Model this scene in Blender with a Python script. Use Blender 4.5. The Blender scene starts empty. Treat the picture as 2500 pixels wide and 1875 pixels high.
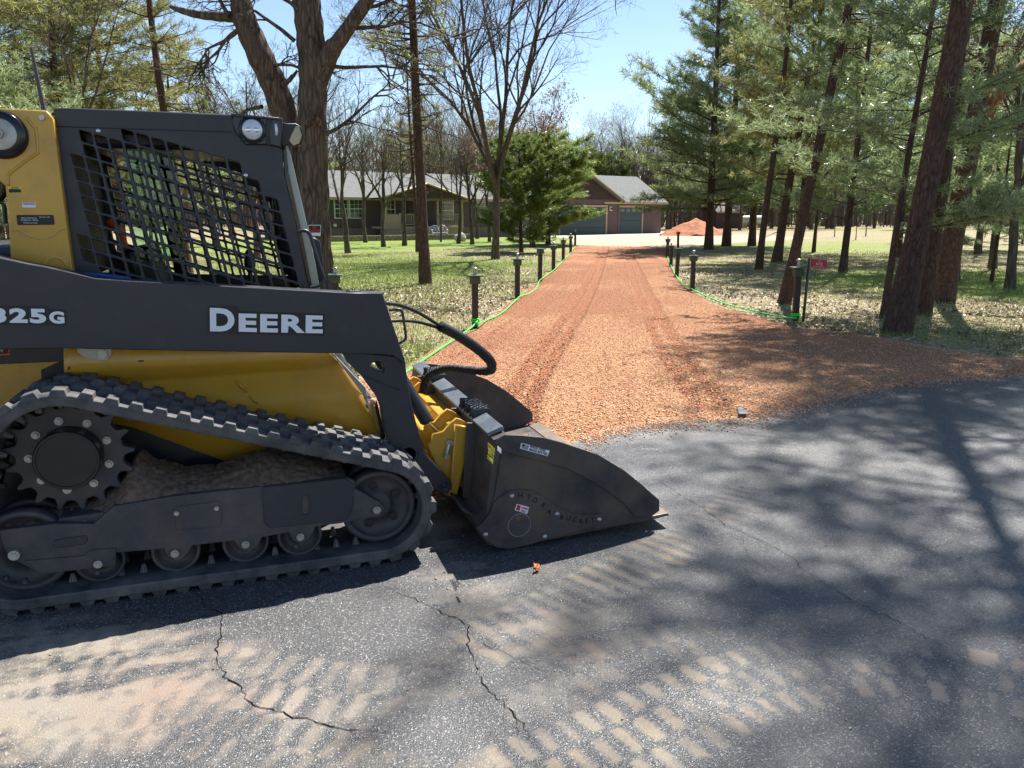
import bpy, bmesh, math, random
import numpy as np
from mathutils import Vector, Matrix
R = math.radians
random.seed(7); RNG = np.random.default_rng(11)
scene = bpy.context.scene; C = scene.collection

# ------------------------------------------------------------------ camera, sky, sun, exposure
F = 1878.0; PIT = R(12.37); H = 1.6
cam = bpy.data.cameras.new('camera'); cam_o = bpy.data.objects.new('camera', cam); C.objects.link(cam_o)
cam.sensor_width = 36; cam.lens = 36*F/2500; cam.clip_end = 4000; cam.clip_start = 0.05
cam_o.location = (0, 0, H); cam_o.rotation_euler = (R(90)-PIT, 0, 0)
scene.camera = cam_o
SUN_AZ, SUN_EL = R(30), R(59)
world = bpy.data.worlds.new('World'); scene.world = world; world.use_nodes = True
wn = world.node_tree; bg = wn.nodes['Background']
sky = wn.nodes.new('ShaderNodeTexSky'); sky.sky_type = 'NISHITA'; sky.sun_disc = False
sky.sun_elevation = SUN_EL; sky.sun_rotation = SUN_AZ; sky.altitude = 300; sky.air_density = 1.0; sky.dust_density = 0.25; sky.ozone_density = 1.5
wn.links.new(sky.outputs[0], bg.inputs[0]); bg.inputs[1].default_value = 0.075
sl = bpy.data.lights.new('sun', 'SUN'); sl.energy = 5.0; sl.angle = R(0.5); sl.color = (1.0, 0.955, 0.88)
so = bpy.data.objects.new('sun', sl); C.objects.link(so)
so.rotation_euler = Vector((math.sin(SUN_AZ)*math.cos(SUN_EL), math.cos(SUN_AZ)*math.cos(SUN_EL), math.sin(SUN_EL))).to_track_quat('Z', 'Y').to_euler()
vs = scene.view_settings; vs.view_transform = 'Standard'; vs.look = 'None'; vs.gamma = 1; vs.exposure = 1.25

# ------------------------------------------------------------------ photo geometry helpers
def ray(x, y):
    a = (x-1250)/F; b = -(y-937.5)/F
    return (a, math.cos(PIT)+b*math.sin(PIT), -math.sin(PIT)+b*math.cos(PIT))
def gr(x, y, z=0.0):
    r = ray(x, y); t = (z-H)/r[2]; return (r[0]*t, r[1]*t)
def atY(x, y, Y):                       # point seen at (x,y) at forward distance Y
    r = ray(x, y); t = Y/r[1]; return (r[0]*t, Y, H+r[2]*t)
MO = (-1.8681, 2.9114); MA = R(71.3)
MU = (math.sin(MA), math.cos(MA)); MV = (-math.cos(MA), math.sin(MA))
WOFF = 0.0
def M(x, y, w):                         # machine plane at lateral offset w -> (u, z)
    r = ray(x, y); w = w+WOFF
    t = (w+MO[0]*MV[0]+MO[1]*MV[1])/(r[0]*MV[0]+r[1]*MV[1])
    X = t*r[0]-MO[0]; Y = t*r[1]-MO[1]
    return (X*MU[0]+Y*MU[1], H+t*r[2])
def M3(x, y, w):
    u, z = M(x, y, w); return Vector((u, w, z))

# ------------------------------------------------------------------ object helpers
def tag(o, label=None, cat=None, group=None, kind=None):
    if label: o['label'] = label
    if cat: o['category'] = cat
    if group: o['group'] = group
    if kind: o['kind'] = kind
    return o
def link(name, me, parent=None):
    o = bpy.data.objects.new(name, me); C.objects.link(o)
    if parent is not None: o.parent = parent
    return o
def empty(name, loc=(0, 0, 0), rz=0):
    o = link(name, None); o.location = loc; o.rotation_euler = (0, 0, rz); o.empty_display_size = 0.2; return o
def copy_tree(o, parent=None):
    c = o.copy(); C.objects.link(c); c.parent = parent
    for ch in [q for q in bpy.data.objects if q.parent == o]: copy_tree(ch, c)
    return c
def meshdata(name, V, Fc, mats, mi=None, smooth=False):
    me = bpy.data.meshes.new(name)
    V = np.asarray(V, dtype=np.float32)
    if isinstance(Fc, np.ndarray):
        n = Fc.shape[1]; me.vertices.add(len(V)); me.vertices.foreach_set('co', V.ravel())
        me.loops.add(Fc.size); me.loops.foreach_set('vertex_index', Fc.astype(np.int32).ravel())
        me.polygons.add(len(Fc)); me.polygons.foreach_set('loop_start', np.arange(0, Fc.size, n, dtype=np.int32))
        me.polygons.foreach_set('loop_total', np.full(len(Fc), n, dtype=np.int32))
        me.update(calc_edges=True)
    else:
        me.from_pydata(V.tolist(), [], Fc)
    if not isinstance(mats, (list, tuple)): mats = [mats]
    for m in mats: me.materials.append(m)
    if mi is not None: me.polygons.foreach_set('material_index', np.asarray(mi, dtype=np.int32))
    if smooth: me.polygons.foreach_set('use_smooth', np.ones(len(me.polygons), dtype=bool))
    me.update(); return me
class MB:
    """collects shapes and links them as ONE mesh"""
    def __init__(s): s.V = []; s.F = []; s.m = []; s.sm = []
    def add(s, V, Fc, mi=0, sm=False):
        b = len(s.V); s.V += [tuple(v) for v in V]; s.F += [[i+b for i in f] for f in Fc]; s.m += [mi]*len(Fc); s.sm += [sm]*len(Fc); return s
    def box(s, c, d, rot=None, mi=0, taper=1.0):
        x, y, z = d[0]/2, d[1]/2, d[2]/2; V = []
        for k, (a, b, e) in enumerate([(-1,-1,-1),(1,-1,-1),(1,1,-1),(-1,1,-1),(-1,-1,1),(1,-1,1),(1,1,1),(-1,1,1)]):
            t = taper if e > 0 else 1
            v = Vector((a*x*t, b*y*t, e*z))
            if rot is not None: v = rot @ v
            V.append(v+Vector(c))
        return s.add(V, [[0,3,2,1],[4,5,6,7],[0,1,5,4],[1,2,6,5],[2,3,7,6],[3,0,4,7]], mi)
    def cyl(s, a, b, r0, r1=None, n=24, mi=0, caps=True, sm=True):
        a, b = Vector(a), Vector(b); r1 = r0 if r1 is None else r1
        ax = (b-a).normalized(); t = Vector((0, 0, 1)) if abs(ax.z) < .9 else Vector((1, 0, 0))
        p = ax.cross(t).normalized(); q = ax.cross(p); V = []
        for P, r in ((a, r0), (b, r1)):
            for i in range(n):
                w = 2*math.pi*i/n; V.append(P+(p*math.cos(w)+q*math.sin(w))*r)
        s.add(V, [[i, i+n, (i+1) % n+n, (i+1) % n] for i in range(n)], mi, sm)
        if caps:
            s.add(V[:n], [list(range(n))], mi); s.add(V[n:], [list(range(n))[::-1]], mi)
        return s
    def lathe(s, o, ax, prof, n=28, mi=0, sm=True):     # prof: (along, radius)
        o = Vector(o); ax = Vector(ax).normalized(); t = Vector((0, 0, 1)) if abs(ax.z) < .9 else Vector((1, 0, 0))
        p = ax.cross(t).normalized(); q = ax.cross(p); V = []
        for h, r in prof:
            for i in range(n):
                w = 2*math.pi*i/n; V.append(o+ax*h+(p*math.cos(w)+q*math.sin(w))*max(r, 1e-4))
        Fc = []
        for k in range(len(prof)-1):
            for i in range(n): Fc.append([k*n+i, (k+1)*n+i, (k+1)*n+(i+1) % n, k*n+(i+1) % n])
        return s.add(V, Fc, mi, sm)
    def tube(s, pts, r, n=8, mi=0, caps=True, sm=True):
        V, Fc = tube_np([Vector(p) for p in pts], r, n, caps); return s.add(V, Fc, mi, sm)
    def ball(s, c, r, mi=0, n=12, m=8, sq=(1, 1, 1)):
        V = []; Fc = []
        for j in range(m+1):
            for i in range(n):
                a = 2*math.pi*i/n; b = math.pi*j/m
                V.append((c[0]+r*sq[0]*math.sin(b)*math.cos(a), c[1]+r*sq[1]*math.sin(b)*math.sin(a), c[2]+r*sq[2]*math.cos(b)))
        for j in range(m):
            for i in range(n): Fc.append([j*n+i, (j+1)*n+i, (j+1)*n+(i+1) % n, j*n+(i+1) % n])
        return s.add(V, Fc, mi, True)
    def build(s, name, mats, parent=None, bevel=0, seg=2):
        me = bpy.data.meshes.new(name); me.from_pydata(s.V, [], s.F)
        if not isinstance(mats, (list, tuple)): mats = [mats]
        for m in mats: me.materials.append(m)
        me.polygons.foreach_set('material_index', s.m); me.polygons.foreach_set('use_smooth', s.sm); me.update()
        o = link(name, me, parent)
        if bevel:
            b = o.modifiers.new('bevel', 'BEVEL'); b.width = bevel; b.segments = seg; b.limit_method = 'ANGLE'; b.angle_limit = R(40)
            b.harden_normals = False
        return o
def tube_np(pts, r, n=6, caps=True):
    k = len(pts); rs = [r]*k if not hasattr(r, '__len__') else list(r); V = []; Fc = []
    t0 = (pts[1]-pts[0]).normalized(); up = Vector((0, 0, 1)) if abs(t0.z) < .9 else Vector((1, 0, 0))
    p = t0.cross(up).normalized()
    for i in range(k):
        t = (pts[min(i+1, k-1)]-pts[max(i-1, 0)]).normalized(); p = (p-t*p.dot(t)).normalized(); q = t.cross(p)
        for j in range(n):
            a = 2*math.pi*j/n; V.append(pts[i]+(p*math.cos(a)+q*math.sin(a))*rs[i])
    for i in range(k-1):
        for j in range(n): Fc.append([i*n+j, i*n+(j+1) % n, (i+1)*n+(j+1) % n, (i+1)*n+j])
    if caps: Fc.append(list(range(n))[::-1]); Fc.append([(k-1)*n+j for j in range(n)])
    return V, Fc
def bez(pts, n=8):                       # Catmull-Rom through points
    P = [Vector(p) for p in pts]; P = [P[0]*2-P[1]]+P+[P[-1]*2-P[-2]]; out = []
    for i in range(1, len(P)-2):
        for k in range(n):
            t = k/n; a, b, c, d = P[i-1], P[i], P[i+1], P[i+2]
            out.append(.5*((2*b)+(c-a)*t+(2*a-5*b+4*c-d)*t*t+(3*b-3*c+d-a)*t**3))
    out.append(P[-2]); return out
def roundpoly(pts, r, n=4):
    out = []; k = len(pts)
    for i in range(k):
        p = Vector(pts[i][:2]); a = Vector(pts[i-1][:2])-p; b = Vector(pts[(i+1) % k][:2])-p
        rr = pts[i][2] if len(pts[i]) > 2 else r
        d = min(rr, a.length*.45, b.length*.45); A = p+a.normalized()*d; B = p+b.normalized()*d
        if d < 1e-5: out.append(tuple(p)); continue
        for j in range(n+1):
            t = j/n; q = A*(1-t)**2+p*2*t*(1-t)+B*t*t; out.append((q.x, q.y))
    return out
def curve_mesh(name, loops, thick, bevel):
    cu = bpy.data.curves.new(name, 'CURVE'); cu.dimensions = '2D'; cu.fill_mode = 'BOTH'
    for L in loops:
        sp = cu.splines.new('POLY'); sp.points.add(len(L)-1); sp.use_cyclic_u = True
        for i, p in enumerate(L): sp.points[i].co = (p[0], p[1], 0, 1)
    cu.extrude = max(thick/2-bevel, 1e-5)
    if bevel: cu.bevel_depth = bevel; cu.bevel_resolution = 1; cu.offset = -bevel
    o = bpy.data.objects.new('tmp', cu); C.objects.link(o)
    me = bpy.data.meshes.new_from_object(o); bpy.data.objects.remove(o); bpy.data.curves.remove(cu); me.name = name
    return me
def plateuv(name, loops, w, thick, mat, parent, bevel=0.002, r=0.0):
    """sheet in the (u,z) plane, camera side at v=w, thickness away from camera"""
    loops = [roundpoly(loops[0], r) if r else [p[:2] for p in loops[0]]]+list(loops[1:])
    me = curve_mesh(name, loops, thick, bevel)
    a = np.empty(len(me.vertices)*3, dtype=np.float32); me.vertices.foreach_get('co', a); a = a.reshape(-1, 3)
    b = np.stack([a[:, 0], w+thick/2-a[:, 2], a[:, 1]], 1); me.vertices.foreach_set('co', b.ravel().astype(np.float32))
    me.materials.clear(); me.materials.append(mat); me.update()
    return link(name, me, parent)
def plate(name, px, w, thick, mat, parent, bevel=0.002, r=0.0, holes=()):
    pts = [M(p[0], p[1], w)+tuple(p[2:]) for p in px]
    return plateuv(name, [pts]+[[M(q[0], q[1], w) for q in h] for h in holes], w, thick, mat, parent, bevel, r)
def circ(c, r, n=20): return [(c[0]+r*math.cos(2*math.pi*i/n), c[1]+r*math.sin(2*math.pi*i/n)) for i in range(n)]
def text_mesh(s, bold=0.0, thick=0.0):
    cu = bpy.data.curves.new('t', 'FONT'); cu.body = s; cu.space_character = 1+bold*3.2; cu.size = 1; cu.offset = bold; cu.extrude = thick; cu.resolution_u = 4
    o = bpy.data.objects.new('tmp', cu); C.objects.link(o)
    me = bpy.data.meshes.new_from_object(o); bpy.data.objects.remove(o); bpy.data.curves.remove(cu)
    a = np.empty(len(me.vertices)*3, dtype=np.float32); me.vertices.foreach_get('co', a); return me, a.reshape(-1, 3)
def text_on(name, s, origin, xdir, ydir, width, height, mat, parent, bold=0.0, thick=0.0006):
    """lettering laid on a surface; origin = lower left, width/height in metres"""
    me, a = text_mesh(s, bold, 0.01); mn, mx = a.min(0), a.max(0)
    o = Vector(origin); X = Vector(xdir).normalized(); Yv = Vector(ydir).normalized(); N = X.cross(Yv)
    f = (a-mn)/(mx-mn)
    b = np.array(o)[None]+f[:, :1]*width*np.array(X)[None]+f[:, 1:2]*height*np.array(Yv)[None]+(f[:, 2:3])*thick*np.array(N)[None]
    me.vertices.foreach_set('co', b.astype(np.float32).ravel()); me.materials.clear(); me.materials.append(mat); me.update(); me.name = name
    return link(name, me, parent)
def mtext(name, s, pl, pr, w, hpx, mat, parent, bold=0.0, thick=0.0008):
    a = M3(*pl, w); b = M3(*pr, w); d = b-a
    up = Vector((-d.z, 0, d.x)).normalized(); mid = ((pl[0]+pr[0])/2, (pl[1]+pr[1])/2)
    h = (M3(mid[0], mid[1]-hpx, w)-M3(*mid, w)).length
    return text_on(name, s, a, d, up, d.length, h, mat, parent, bold, thick)

# ------------------------------------------------------------------ materials
def newmat(name):
    m = bpy.data.materials.new(name); m.use_nodes = True; nt = m.node_tree; b = nt.nodes['Principled BSDF']; return m, nt, b
def N(nt, t, **k):
    n = nt.nodes.new(t)
    for a, v in k.items():
        if a.startswith('i_'): n.inputs[a[2:].replace('_', ' ')].default_value = v
        else: setattr(n, a, v)
    return n
def ramp(nt, fac, stops):
    r = nt.nodes.new('ShaderNodeValToRGB'); cr = r.color_ramp
    while len(cr.elements) < len(stops): cr.elements.new(.5)
    for e, (p, c) in zip(cr.elements, stops): e.position = p; e.color = (c+(1,) if len(c) == 3 else c) if hasattr(c, '__len__') else (c, c, c, 1)
    nt.links.new(fac, r.inputs[0]); return r.outputs[0]
def mixc(nt, f, a, b, mode='MIX'):
    m = nt.nodes.new('ShaderNodeMix'); m.data_type = 'RGBA'; m.blend_type = mode
    for s, v in ((0, f), (6, a), (7, b)):
        if hasattr(v, 'links') or hasattr(v, 'is_linked'): nt.links.new(v, m.inputs[s])
        elif s == 0: m.inputs[0].default_value = v
        else: m.inputs[s].default_value = tuple(v)+((1,) if len(v) == 3 else ())
    return m.outputs[2]
def coords(nt, kind='Object', scale=(1, 1, 1)):
    t = nt.nodes.new('ShaderNodeTexCoord'); mp = nt.nodes.new('ShaderNodeMapping'); mp.inputs['Scale'].default_value = scale
    nt.links.new(t.outputs[kind], mp.inputs[0]); return mp.outputs[0]
def noise(nt, co, sc, det=4, rough=.55, dist=0):
    n = nt.nodes.new('ShaderNodeTexNoise'); n.inputs['Scale'].default_value = sc; n.inputs['Detail'].default_value = det
    n.inputs['Roughness'].default_value = rough; n.inputs['Distortion'].default_value = dist; nt.links.new(co, n.inputs['Vector']); return n.outputs[0]
def voro(nt, co, sc, feat='F1', out=0, rnd=1):
    n = nt.nodes.new('ShaderNodeTexVoronoi'); n.feature = feat; n.inputs['Scale'].default_value = sc
    n.inputs['Randomness'].default_value = rnd
    nt.links.new(co, n.inputs['Vector']); return n.outputs[out]
def bump(nt, b, h, st=.3, dist=.01, prev=None):
    n = nt.nodes.new('ShaderNodeBump'); n.inputs['Strength'].default_value = st; n.inputs['Distance'].default_value = dist
    nt.links.new(h, n.inputs['Height']); 
    if prev is not None: nt.links.new(prev, n.inputs['Normal'])
    nt.links.new(n.outputs[0], b.inputs['Normal']); return n.outputs[0]
def math2(nt, op, a, b=None, clamp=False):
    n = nt.nodes.new('ShaderNodeMath'); n.operation = op; n.use_clamp = clamp
    for i, v in enumerate((a, b)):
        if v is None: continue
        if hasattr(v, 'is_linked'): nt.links.new(v, n.inputs[i])
        else: n.inputs[i].default_value = v
    return n.outputs[0]
def paint(name, col, rough=.4, metal=0., var=.12, vs=3., bst=.0, bsc=200, dust=0.0, dcol=(.30, .22, .15), coat=0., ds=6., spec=.5):
    m, nt, b = newmat(name); co = coords(nt)
    n = noise(nt, co, vs, 6, .6); lo = tuple(c*(1-var) for c in col); hi = tuple(min(1, c*(1+var)) for c in col)
    c = ramp(nt, n, [(.3, lo), (.7, hi)])
    rf = ramp(nt, noise(nt, co, vs*4, 5), [(.3, max(rough-.08, .02)), (.75, min(rough+.12, 1))])
    if dust:
        d = ramp(nt, noise(nt, co, ds, 8, .68), [(.62-dust*.5, 0.), (.95-dust*.3, min(1., .35+dust))]); c = mixc(nt, d, c, dcol); rf = mixc(nt, d, rf, (.9, .9, .9))
    nt.links.new(c, b.inputs['Base Color']); nt.links.new(rf, b.inputs['Roughness'])
    b.inputs['Metallic'].default_value = metal; b.inputs['Coat Weight'].default_value = coat; b.inputs['Specular IOR Level'].default_value = spec
    if bst: bump(nt, b, noise(nt, co, bsc, 4), bst, .002)
    return m
def bark(name, dark, light, sc=9., st=.9, zs=.16):
    m, nt, b = newmat(name); co = coords(nt, 'Object', (1, 1, zs))
    nz = nt.nodes.new('ShaderNodeTexNoise'); nz.inputs['Scale'].default_value = sc*.9; nz.inputs['Detail'].default_value = 4; nt.links.new(co, nz.inputs['Vector'])
    va = nt.nodes.new('ShaderNodeVectorMath'); va.operation = 'MULTIPLY_ADD'; va.inputs[1].default_value = (.16, .16, .16); nt.links.new(nz.outputs['Color'], va.inputs[0]); nt.links.new(co, va.inputs[2]); cw = va.outputs[0]
    n1 = noise(nt, cw, sc*3.2, 7, .7, .4); v = voro(nt, cw, sc*2.6, 'SMOOTH_F1'); v2 = voro(nt, cw, sc*1.5, 'DISTANCE_TO_EDGE')
    n3 = noise(nt, coords(nt), 1.3, 3)
    h = math2(nt, 'ADD', math2(nt, 'MULTIPLY', math2(nt, 'SUBTRACT', .75, v), .45), math2(nt, 'MULTIPLY', n1, math2(nt, 'ADD', math2(nt, 'MULTIPLY', ramp(nt, v2, [(0, .0), (.2, 1.)]), .75), .3)))
    c = ramp(nt, h, [(.18, dark), (.55, tuple(a*.45+e*.55 for a, e in zip(dark, light))), (.85, light)])
    c = mixc(nt, ramp(nt, n3, [(.35, .0), (.7, .45)]), c, tuple(x*.62 for x in light))
    nt.links.new(c, b.inputs['Base Color']); b.inputs['Roughness'].default_value = .9; b.inputs['Specular IOR Level'].default_value = .25
    bump(nt, b, h, st, .03); return m
def leafmat(name, c1, c2, trans=.35, rough=.45, sat=1.0, spec=.5):
    m, nt, b = newmat(name); g = nt.nodes.new('ShaderNodeNewGeometry'); oi = nt.nodes.new('ShaderNodeObjectInfo')
    n = noise(nt, coords(nt), .9, 3)
    f = math2(nt, 'ADD', math2(nt, 'MULTIPLY', g.outputs['Random Per Island'], .55), math2(nt, 'MULTIPLY', n, .5), True)
    c = ramp(nt, f, [(.15, c1), (.8, c2)])
    hs = nt.nodes.new('ShaderNodeHueSaturation'); nt.links.new(c, hs.inputs['Color'])
    nt.links.new(math2(nt, 'ADD', math2(nt, 'MULTIPLY', oi.outputs['Random'], .5), .75), hs.inputs['Value'])
    nt.links.new(hs.outputs[0], b.inputs['Base Color']); b.inputs['Roughness'].default_value = rough; b.inputs['Specular IOR Level'].default_value = spec
    tr = nt.nodes.new('ShaderNodeBsdfTranslucent'); nt.links.new(hs.outputs[0], tr.inputs['Color'])
    mx = nt.nodes.new('ShaderNodeMixShader'); mx.inputs[0].default_value = trans
    nt.links.new(b.outputs[0], mx.inputs[1]); nt.links.new(tr.outputs[0], mx.inputs[2])
    nt.links.new(mx.outputs[0], nt.nodes['Material Output'].inputs[0]); return m
def glassmat(name, tint, alpha=.8, rough=.03):     # thin tinted pane: mostly see-through, with a mirror-like sheen
    m, nt, b = newmat(name); t = nt.nodes.new('ShaderNodeBsdfTransparent'); t.inputs[0].default_value = tint+(1,)
    g = nt.nodes.new('ShaderNodeBsdfGlossy'); g.inputs['Roughness'].default_value = rough
    fr = nt.nodes.new('ShaderNodeFresnel'); fr.inputs[0].default_value = 1.5
    mx = nt.nodes.new('ShaderNodeMixShader'); nt.links.new(math2(nt, 'MULTIPLY', fr.outputs[0], 1.0), mx.inputs[0])
    nt.links.new(t.outputs[0], mx.inputs[1]); nt.links.new(g.outputs[0], mx.inputs[2]); nt.links.new(mx.outputs[0], nt.nodes['Material Output'].inputs[0]); return m
K = {}
K['char'] = paint('charcoal_paint', (.026, .028, .036), .38, 0, .15, 2, .06, 150, .16, (.10, .09, .08), ds=11, spec=.45)
K['char_dusty'] = paint('charcoal_dusty', (.035, .038, .048), .5, 0, .2, 3, .25, 90, .42, (.17, .125, .09), ds=5)
K['bucket'] = paint('bucket_steel', (.030, .032, .040), .42, .25, .3, 6, .2, 120, .56, (.17, .125, .09), ds=4)
K['bucket_bright'] = paint('worn_bar_steel', (.16, .18, .20), .32, .3, .25, 8, .15, 200, .25, (.3, .26, .2))
K['yellow'] = paint('yellow_paint', (.56, .30, .028), .33, 0, .10, 2, .03, 120, .24, (.26, .17, .08), coat=.3, ds=7)
K['yellow_dirty'] = paint('yellow_dusty_paint', (.50, .27, .03), .45, 0, .12, 4, .1, 90, .35, (.20, .12, .06))
K['yellow_line'] = paint('yellow_weld', (.60, .38, .10), .5, 0, .1, 9)
K['rubber'] = paint('track_rubber', (.032, .034, .042), .6, 0, .25, 5, .35, 260, .5, (.20, .185, .17), ds=7)
K['black'] = paint('black_plastic', (.010, .010, .013), .4, 0, .2, 5)
K['gloss'] = paint('gloss_black', (.008, .009, .012), .15, 0, .2, 5)
K['hose'] = paint('hose_sleeve', (.012, .012, .013), .7, 0, .3, 30, .5, 500)
K['steel'] = paint('zinc_bolt', (.42, .42, .40), .35, .7, .2, 20, .1, 200, .2, (.2, .16, .11))
K['chrome'] = paint('chrome_rod', (.7, .7, .7), .12, 1, .05, 5)
K['white'] = paint('white_lettering', (.72, .74, .78), .5, 0, .02, 3)
K['decalblk'] = paint('decal_black', (.007, .007, .009), .5, 0, .05, 3)
K['red'] = paint('red_film', (.55, .02, .015), .45, 0, .05, 3)
K['dkred'] = paint('red_sign_face', (.42, .03, .04), .45, 0, .1, 9)
K['yel_txt'] = paint('yellow_lettering', (.72, .62, .05), .5, 0, .02, 3)
K['orange'] = paint('orange_strap', (.75, .10, .02), .6, 0, .1, 5)
K['blue'] = paint('blue_hose', (.01, .05, .25), .5)
K['dirt'] = paint('packed_dirt', (.14, .095, .066), .95, 0, .45, 40, 1.0, 90)
K['postbrown'] = paint('brown_post_paint', (.035, .020, .015), .6, 0, .2, 8, .2, 40)
K['capgreen'] = paint('green_cap_paint', (.055, .10, .06), .55, 0, .15, 8)
K['capolive'] = paint('olive_box_paint', (.05, .06, .03), .6, 0, .15, 8)
K['lampmet'] = paint('lamp_metal', (.35, .35, .35), .3, .7, .1, 8)
K['neon'] = paint('neon_green_line', (.08, .75, .10), .5, 0, .05, 8)
K['glass'] = glassmat('cab_glass', (.80, .92, .84))
K['greenglass'] = glassmat('door_glass', (.68, .88, .76))
K['frost'] = paint('frosted_edge_glass', (.30, .33, .30), .25, 0, .12, 5, coat=.5)
K['lamp'] = paint('lamp_lens', (.62, .64, .66), .12, .2, .1, 30, coat=.8)
K['lampglass'] = glassmat('lamp_glass', (.9, .9, .88))
K['visor'] = paint('visor_reflection', (.30, .24, .16), .2, .5, .3, 4)  # brown reflection in the visor, put into its colour
# ================================================================== THE GROUND
def poly_sd(px, py, poly):              # signed distance (inside positive)
    d = np.full(px.shape, 1e9); ins = np.zeros(px.shape, bool); n = len(poly)
    for i in range(n):
        x1, y1 = poly[i]; x2, y2 = poly[(i+1) % n]; dx, dy = x2-x1, y2-y1
        t = np.clip(((px-x1)*dx+(py-y1)*dy)/(dx*dx+dy*dy+1e-12), 0, 1)
        d = np.minimum(d, np.hypot(px-x1-t*dx, py-y1-t*dy))
        c = ((y1 > py) != (y2 > py)) & (px < dx*(py-y1)/(dy if abs(dy) > 1e-9 else 1e-9)+x1); ins ^= c
    return np.where(ins, d, -d)
def line_st(px, py, line):              # distance across and run along a polyline
    best = np.full(px.shape, 1e9); S = np.zeros(px.shape); T = np.zeros(px.shape); s0 = 0
    for (x1, y1), (x2, y2) in zip(line[:-1], line[1:]):
        dx, dy = x2-x1, y2-y1; L = math.hypot(dx, dy); t = np.clip(((px-x1)*dx+(py-y1)*dy)/L/L, 0, 1)
        d = np.hypot(px-x1-t*dx, py-y1-t*dy); sgn = np.sign(dx*(py-y1)-dy*(px-x1)); k = d < best
        best = np.where(k, d, best); S = np.where(k, s0+t*L, S); T = np.where(k, d*sgn, T); s0 += L
    return T, S
def vnoise(x, y, f, seed=0):            # cheap value noise
    r = np.random.default_rng(seed).random((64, 64)); X = x*f; Y = y*f; xi = np.floor(X).astype(int); yi = np.floor(Y).astype(int)
    fx = X-xi; fy = Y-yi; fx = fx*fx*(3-2*fx); fy = fy*fy*(3-2*fy); g = lambda a, b: r[a % 64, b % 64]
    return (g(xi, yi)*(1-fx)+g(xi+1, yi)*fx)*(1-fy)+(g(xi, yi+1)*(1-fx)+g(xi+1, yi+1)*fx)*fy
def fbm(x, y, f, seed=0, o=4): return sum(vnoise(x, y, f*2**k, seed+k)*.5**k for k in range(o))/sum(.5**k for k in range(o))
def smooth(x, a, b): t = np.clip((x-a)/(b-a), 0, 1); return t*t*(3-2*t)
def grid_mesh(name, xs, ys, zf, mat, mask=None, attrs=None, smooth_=True):
    X, Y = np.meshgrid(xs, ys); Z = zf(X, Y); nx = len(xs); V = np.stack([X.ravel(), Y.ravel(), Z.ravel()], 1)
    i = (np.arange(len(ys)-1)[:, None]*nx+np.arange(nx-1)[None]).ravel(); Fc = np.stack([i, i+1, i+1+nx, i+nx], 1)
    keep = None
    if mask is not None:
        m = mask(X, Y).ravel(); k = m[Fc].any(1); Fc = Fc[k]
        used = np.zeros(len(V), bool); used[Fc.ravel()] = True; idx = np.cumsum(used)-1; V = V[used]; Fc = idx[Fc]; keep = used
    me = meshdata(name, V, Fc, mat, smooth=smooth_)
    for an, fn in (attrs or {}).items():
        a = fn(X, Y).ravel().astype(np.float32); a = a[keep] if keep is not None else a
        at = me.attributes.new(an, 'FLOAT', 'POINT'); at.data.foreach_set('value', a)
    return link(name, me)

# outline of the red gravel drive, walked on the photograph's ground plane
asph_edge = [gr(*p) for p in [(1420,1076),(1473,1057),(1555,1044),(1640,1032),(1743,1027),(1837,1020),(1926,1000),(2002,982),(2102,959),(2219,938),(2350,926),(2500,917)]]
rt_edge = [gr(*p) for p in [(2500,880),(2280,850),(2108,819),(1937,800),(1851,776),(1730,741),(1662,694),(1632,645),(1634,604)]]
lf_edge = [gr(*p) for p in [(1404,602),(1391,619),(1374,638),(1350,662),(1317,688),(1262,729),(1165,803),(1080,850),(995,908)]]
gravel_poly = asph_edge+[(14, 9.2), (14, 9.9)]+rt_edge+lf_edge+[(-2.2, 6.6), (-3.6, 5.6), (-4.6, 5.1), (-4.6, 3.9), (-.9, 3.95), (-.1, 4.35)]
# greener and leafier parts of the lawn
GRN = [(gr(2380, 700), 2.2, .8), (gr(2480, 690), 2.5, .9), (gr(900, 592), 6, .55), (gr(1120, 590), 5, .55), (gr(900, 650), 4, .45), (gr(1100, 660), 3, .3), (gr(1000, 880), 1.4, .35),
       (gr(700, 600), 8, .6), (gr(1950, 600), 8, .5), (gr(2000, 560), 14, .2), (gr(850, 700), 2.5, .4), (gr(2100, 720), 2, .35), (gr(2380, 800), 2, .5), (gr(1330, 580), 3, .6)]
def green_f(X, Y):
    g = .22+.50*(fbm(X, Y, .35, 5)-.5)+.5*(fbm(X, Y, 1.7, 9)-.5)
    for (cx, cy), r, a in GRN: g = g+a*np.exp(-((X-cx)**2+((Y-cy)*.8)**2)/(r*r*1.5))
    g = g*np.clip(1.3-np.exp(-((X-6.5)**2+(Y-13)**2)/30.), 0, 1)
    return np.clip(g, 0, 1)
gm, nt, b = newmat('lawn_with_leaf_litter'); co = coords(nt)
at = nt.nodes.new('ShaderNodeAttribute'); at.attribute_name = 'green'
vc = nt.nodes.new('ShaderNodeTexVoronoi'); vc.inputs['Scale'].default_value = 17; nt.links.new(co, vc.inputs['Vector'])
sep = nt.nodes.new('ShaderNodeSeparateColor'); nt.links.new(vc.outputs['Color'], sep.inputs[0])
leaf = ramp(nt, sep.outputs[0], [(0., (.10, .055, .03)), (.3, (.20, .135, .075)), (.6, (.33, .25, .15)), (.9, (.50, .42, .29))])
leaf = mixc(nt, ramp(nt, noise(nt, co, 60, 3), [(.4, 0.), (.6, .55)]), leaf, (.10, .07, .04))
grs = ramp(nt, noise(nt, co, 45, 5, .7), [(.3, (.055, .09, .012)), (.55, (.165, .23, .03)), (.8, (.31, .34, .065))])
straw = ramp(nt, noise(nt, co, 70, 4, .7), [(.3, (.17, .13, .07)), (.7, (.42, .36, .21))])
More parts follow.
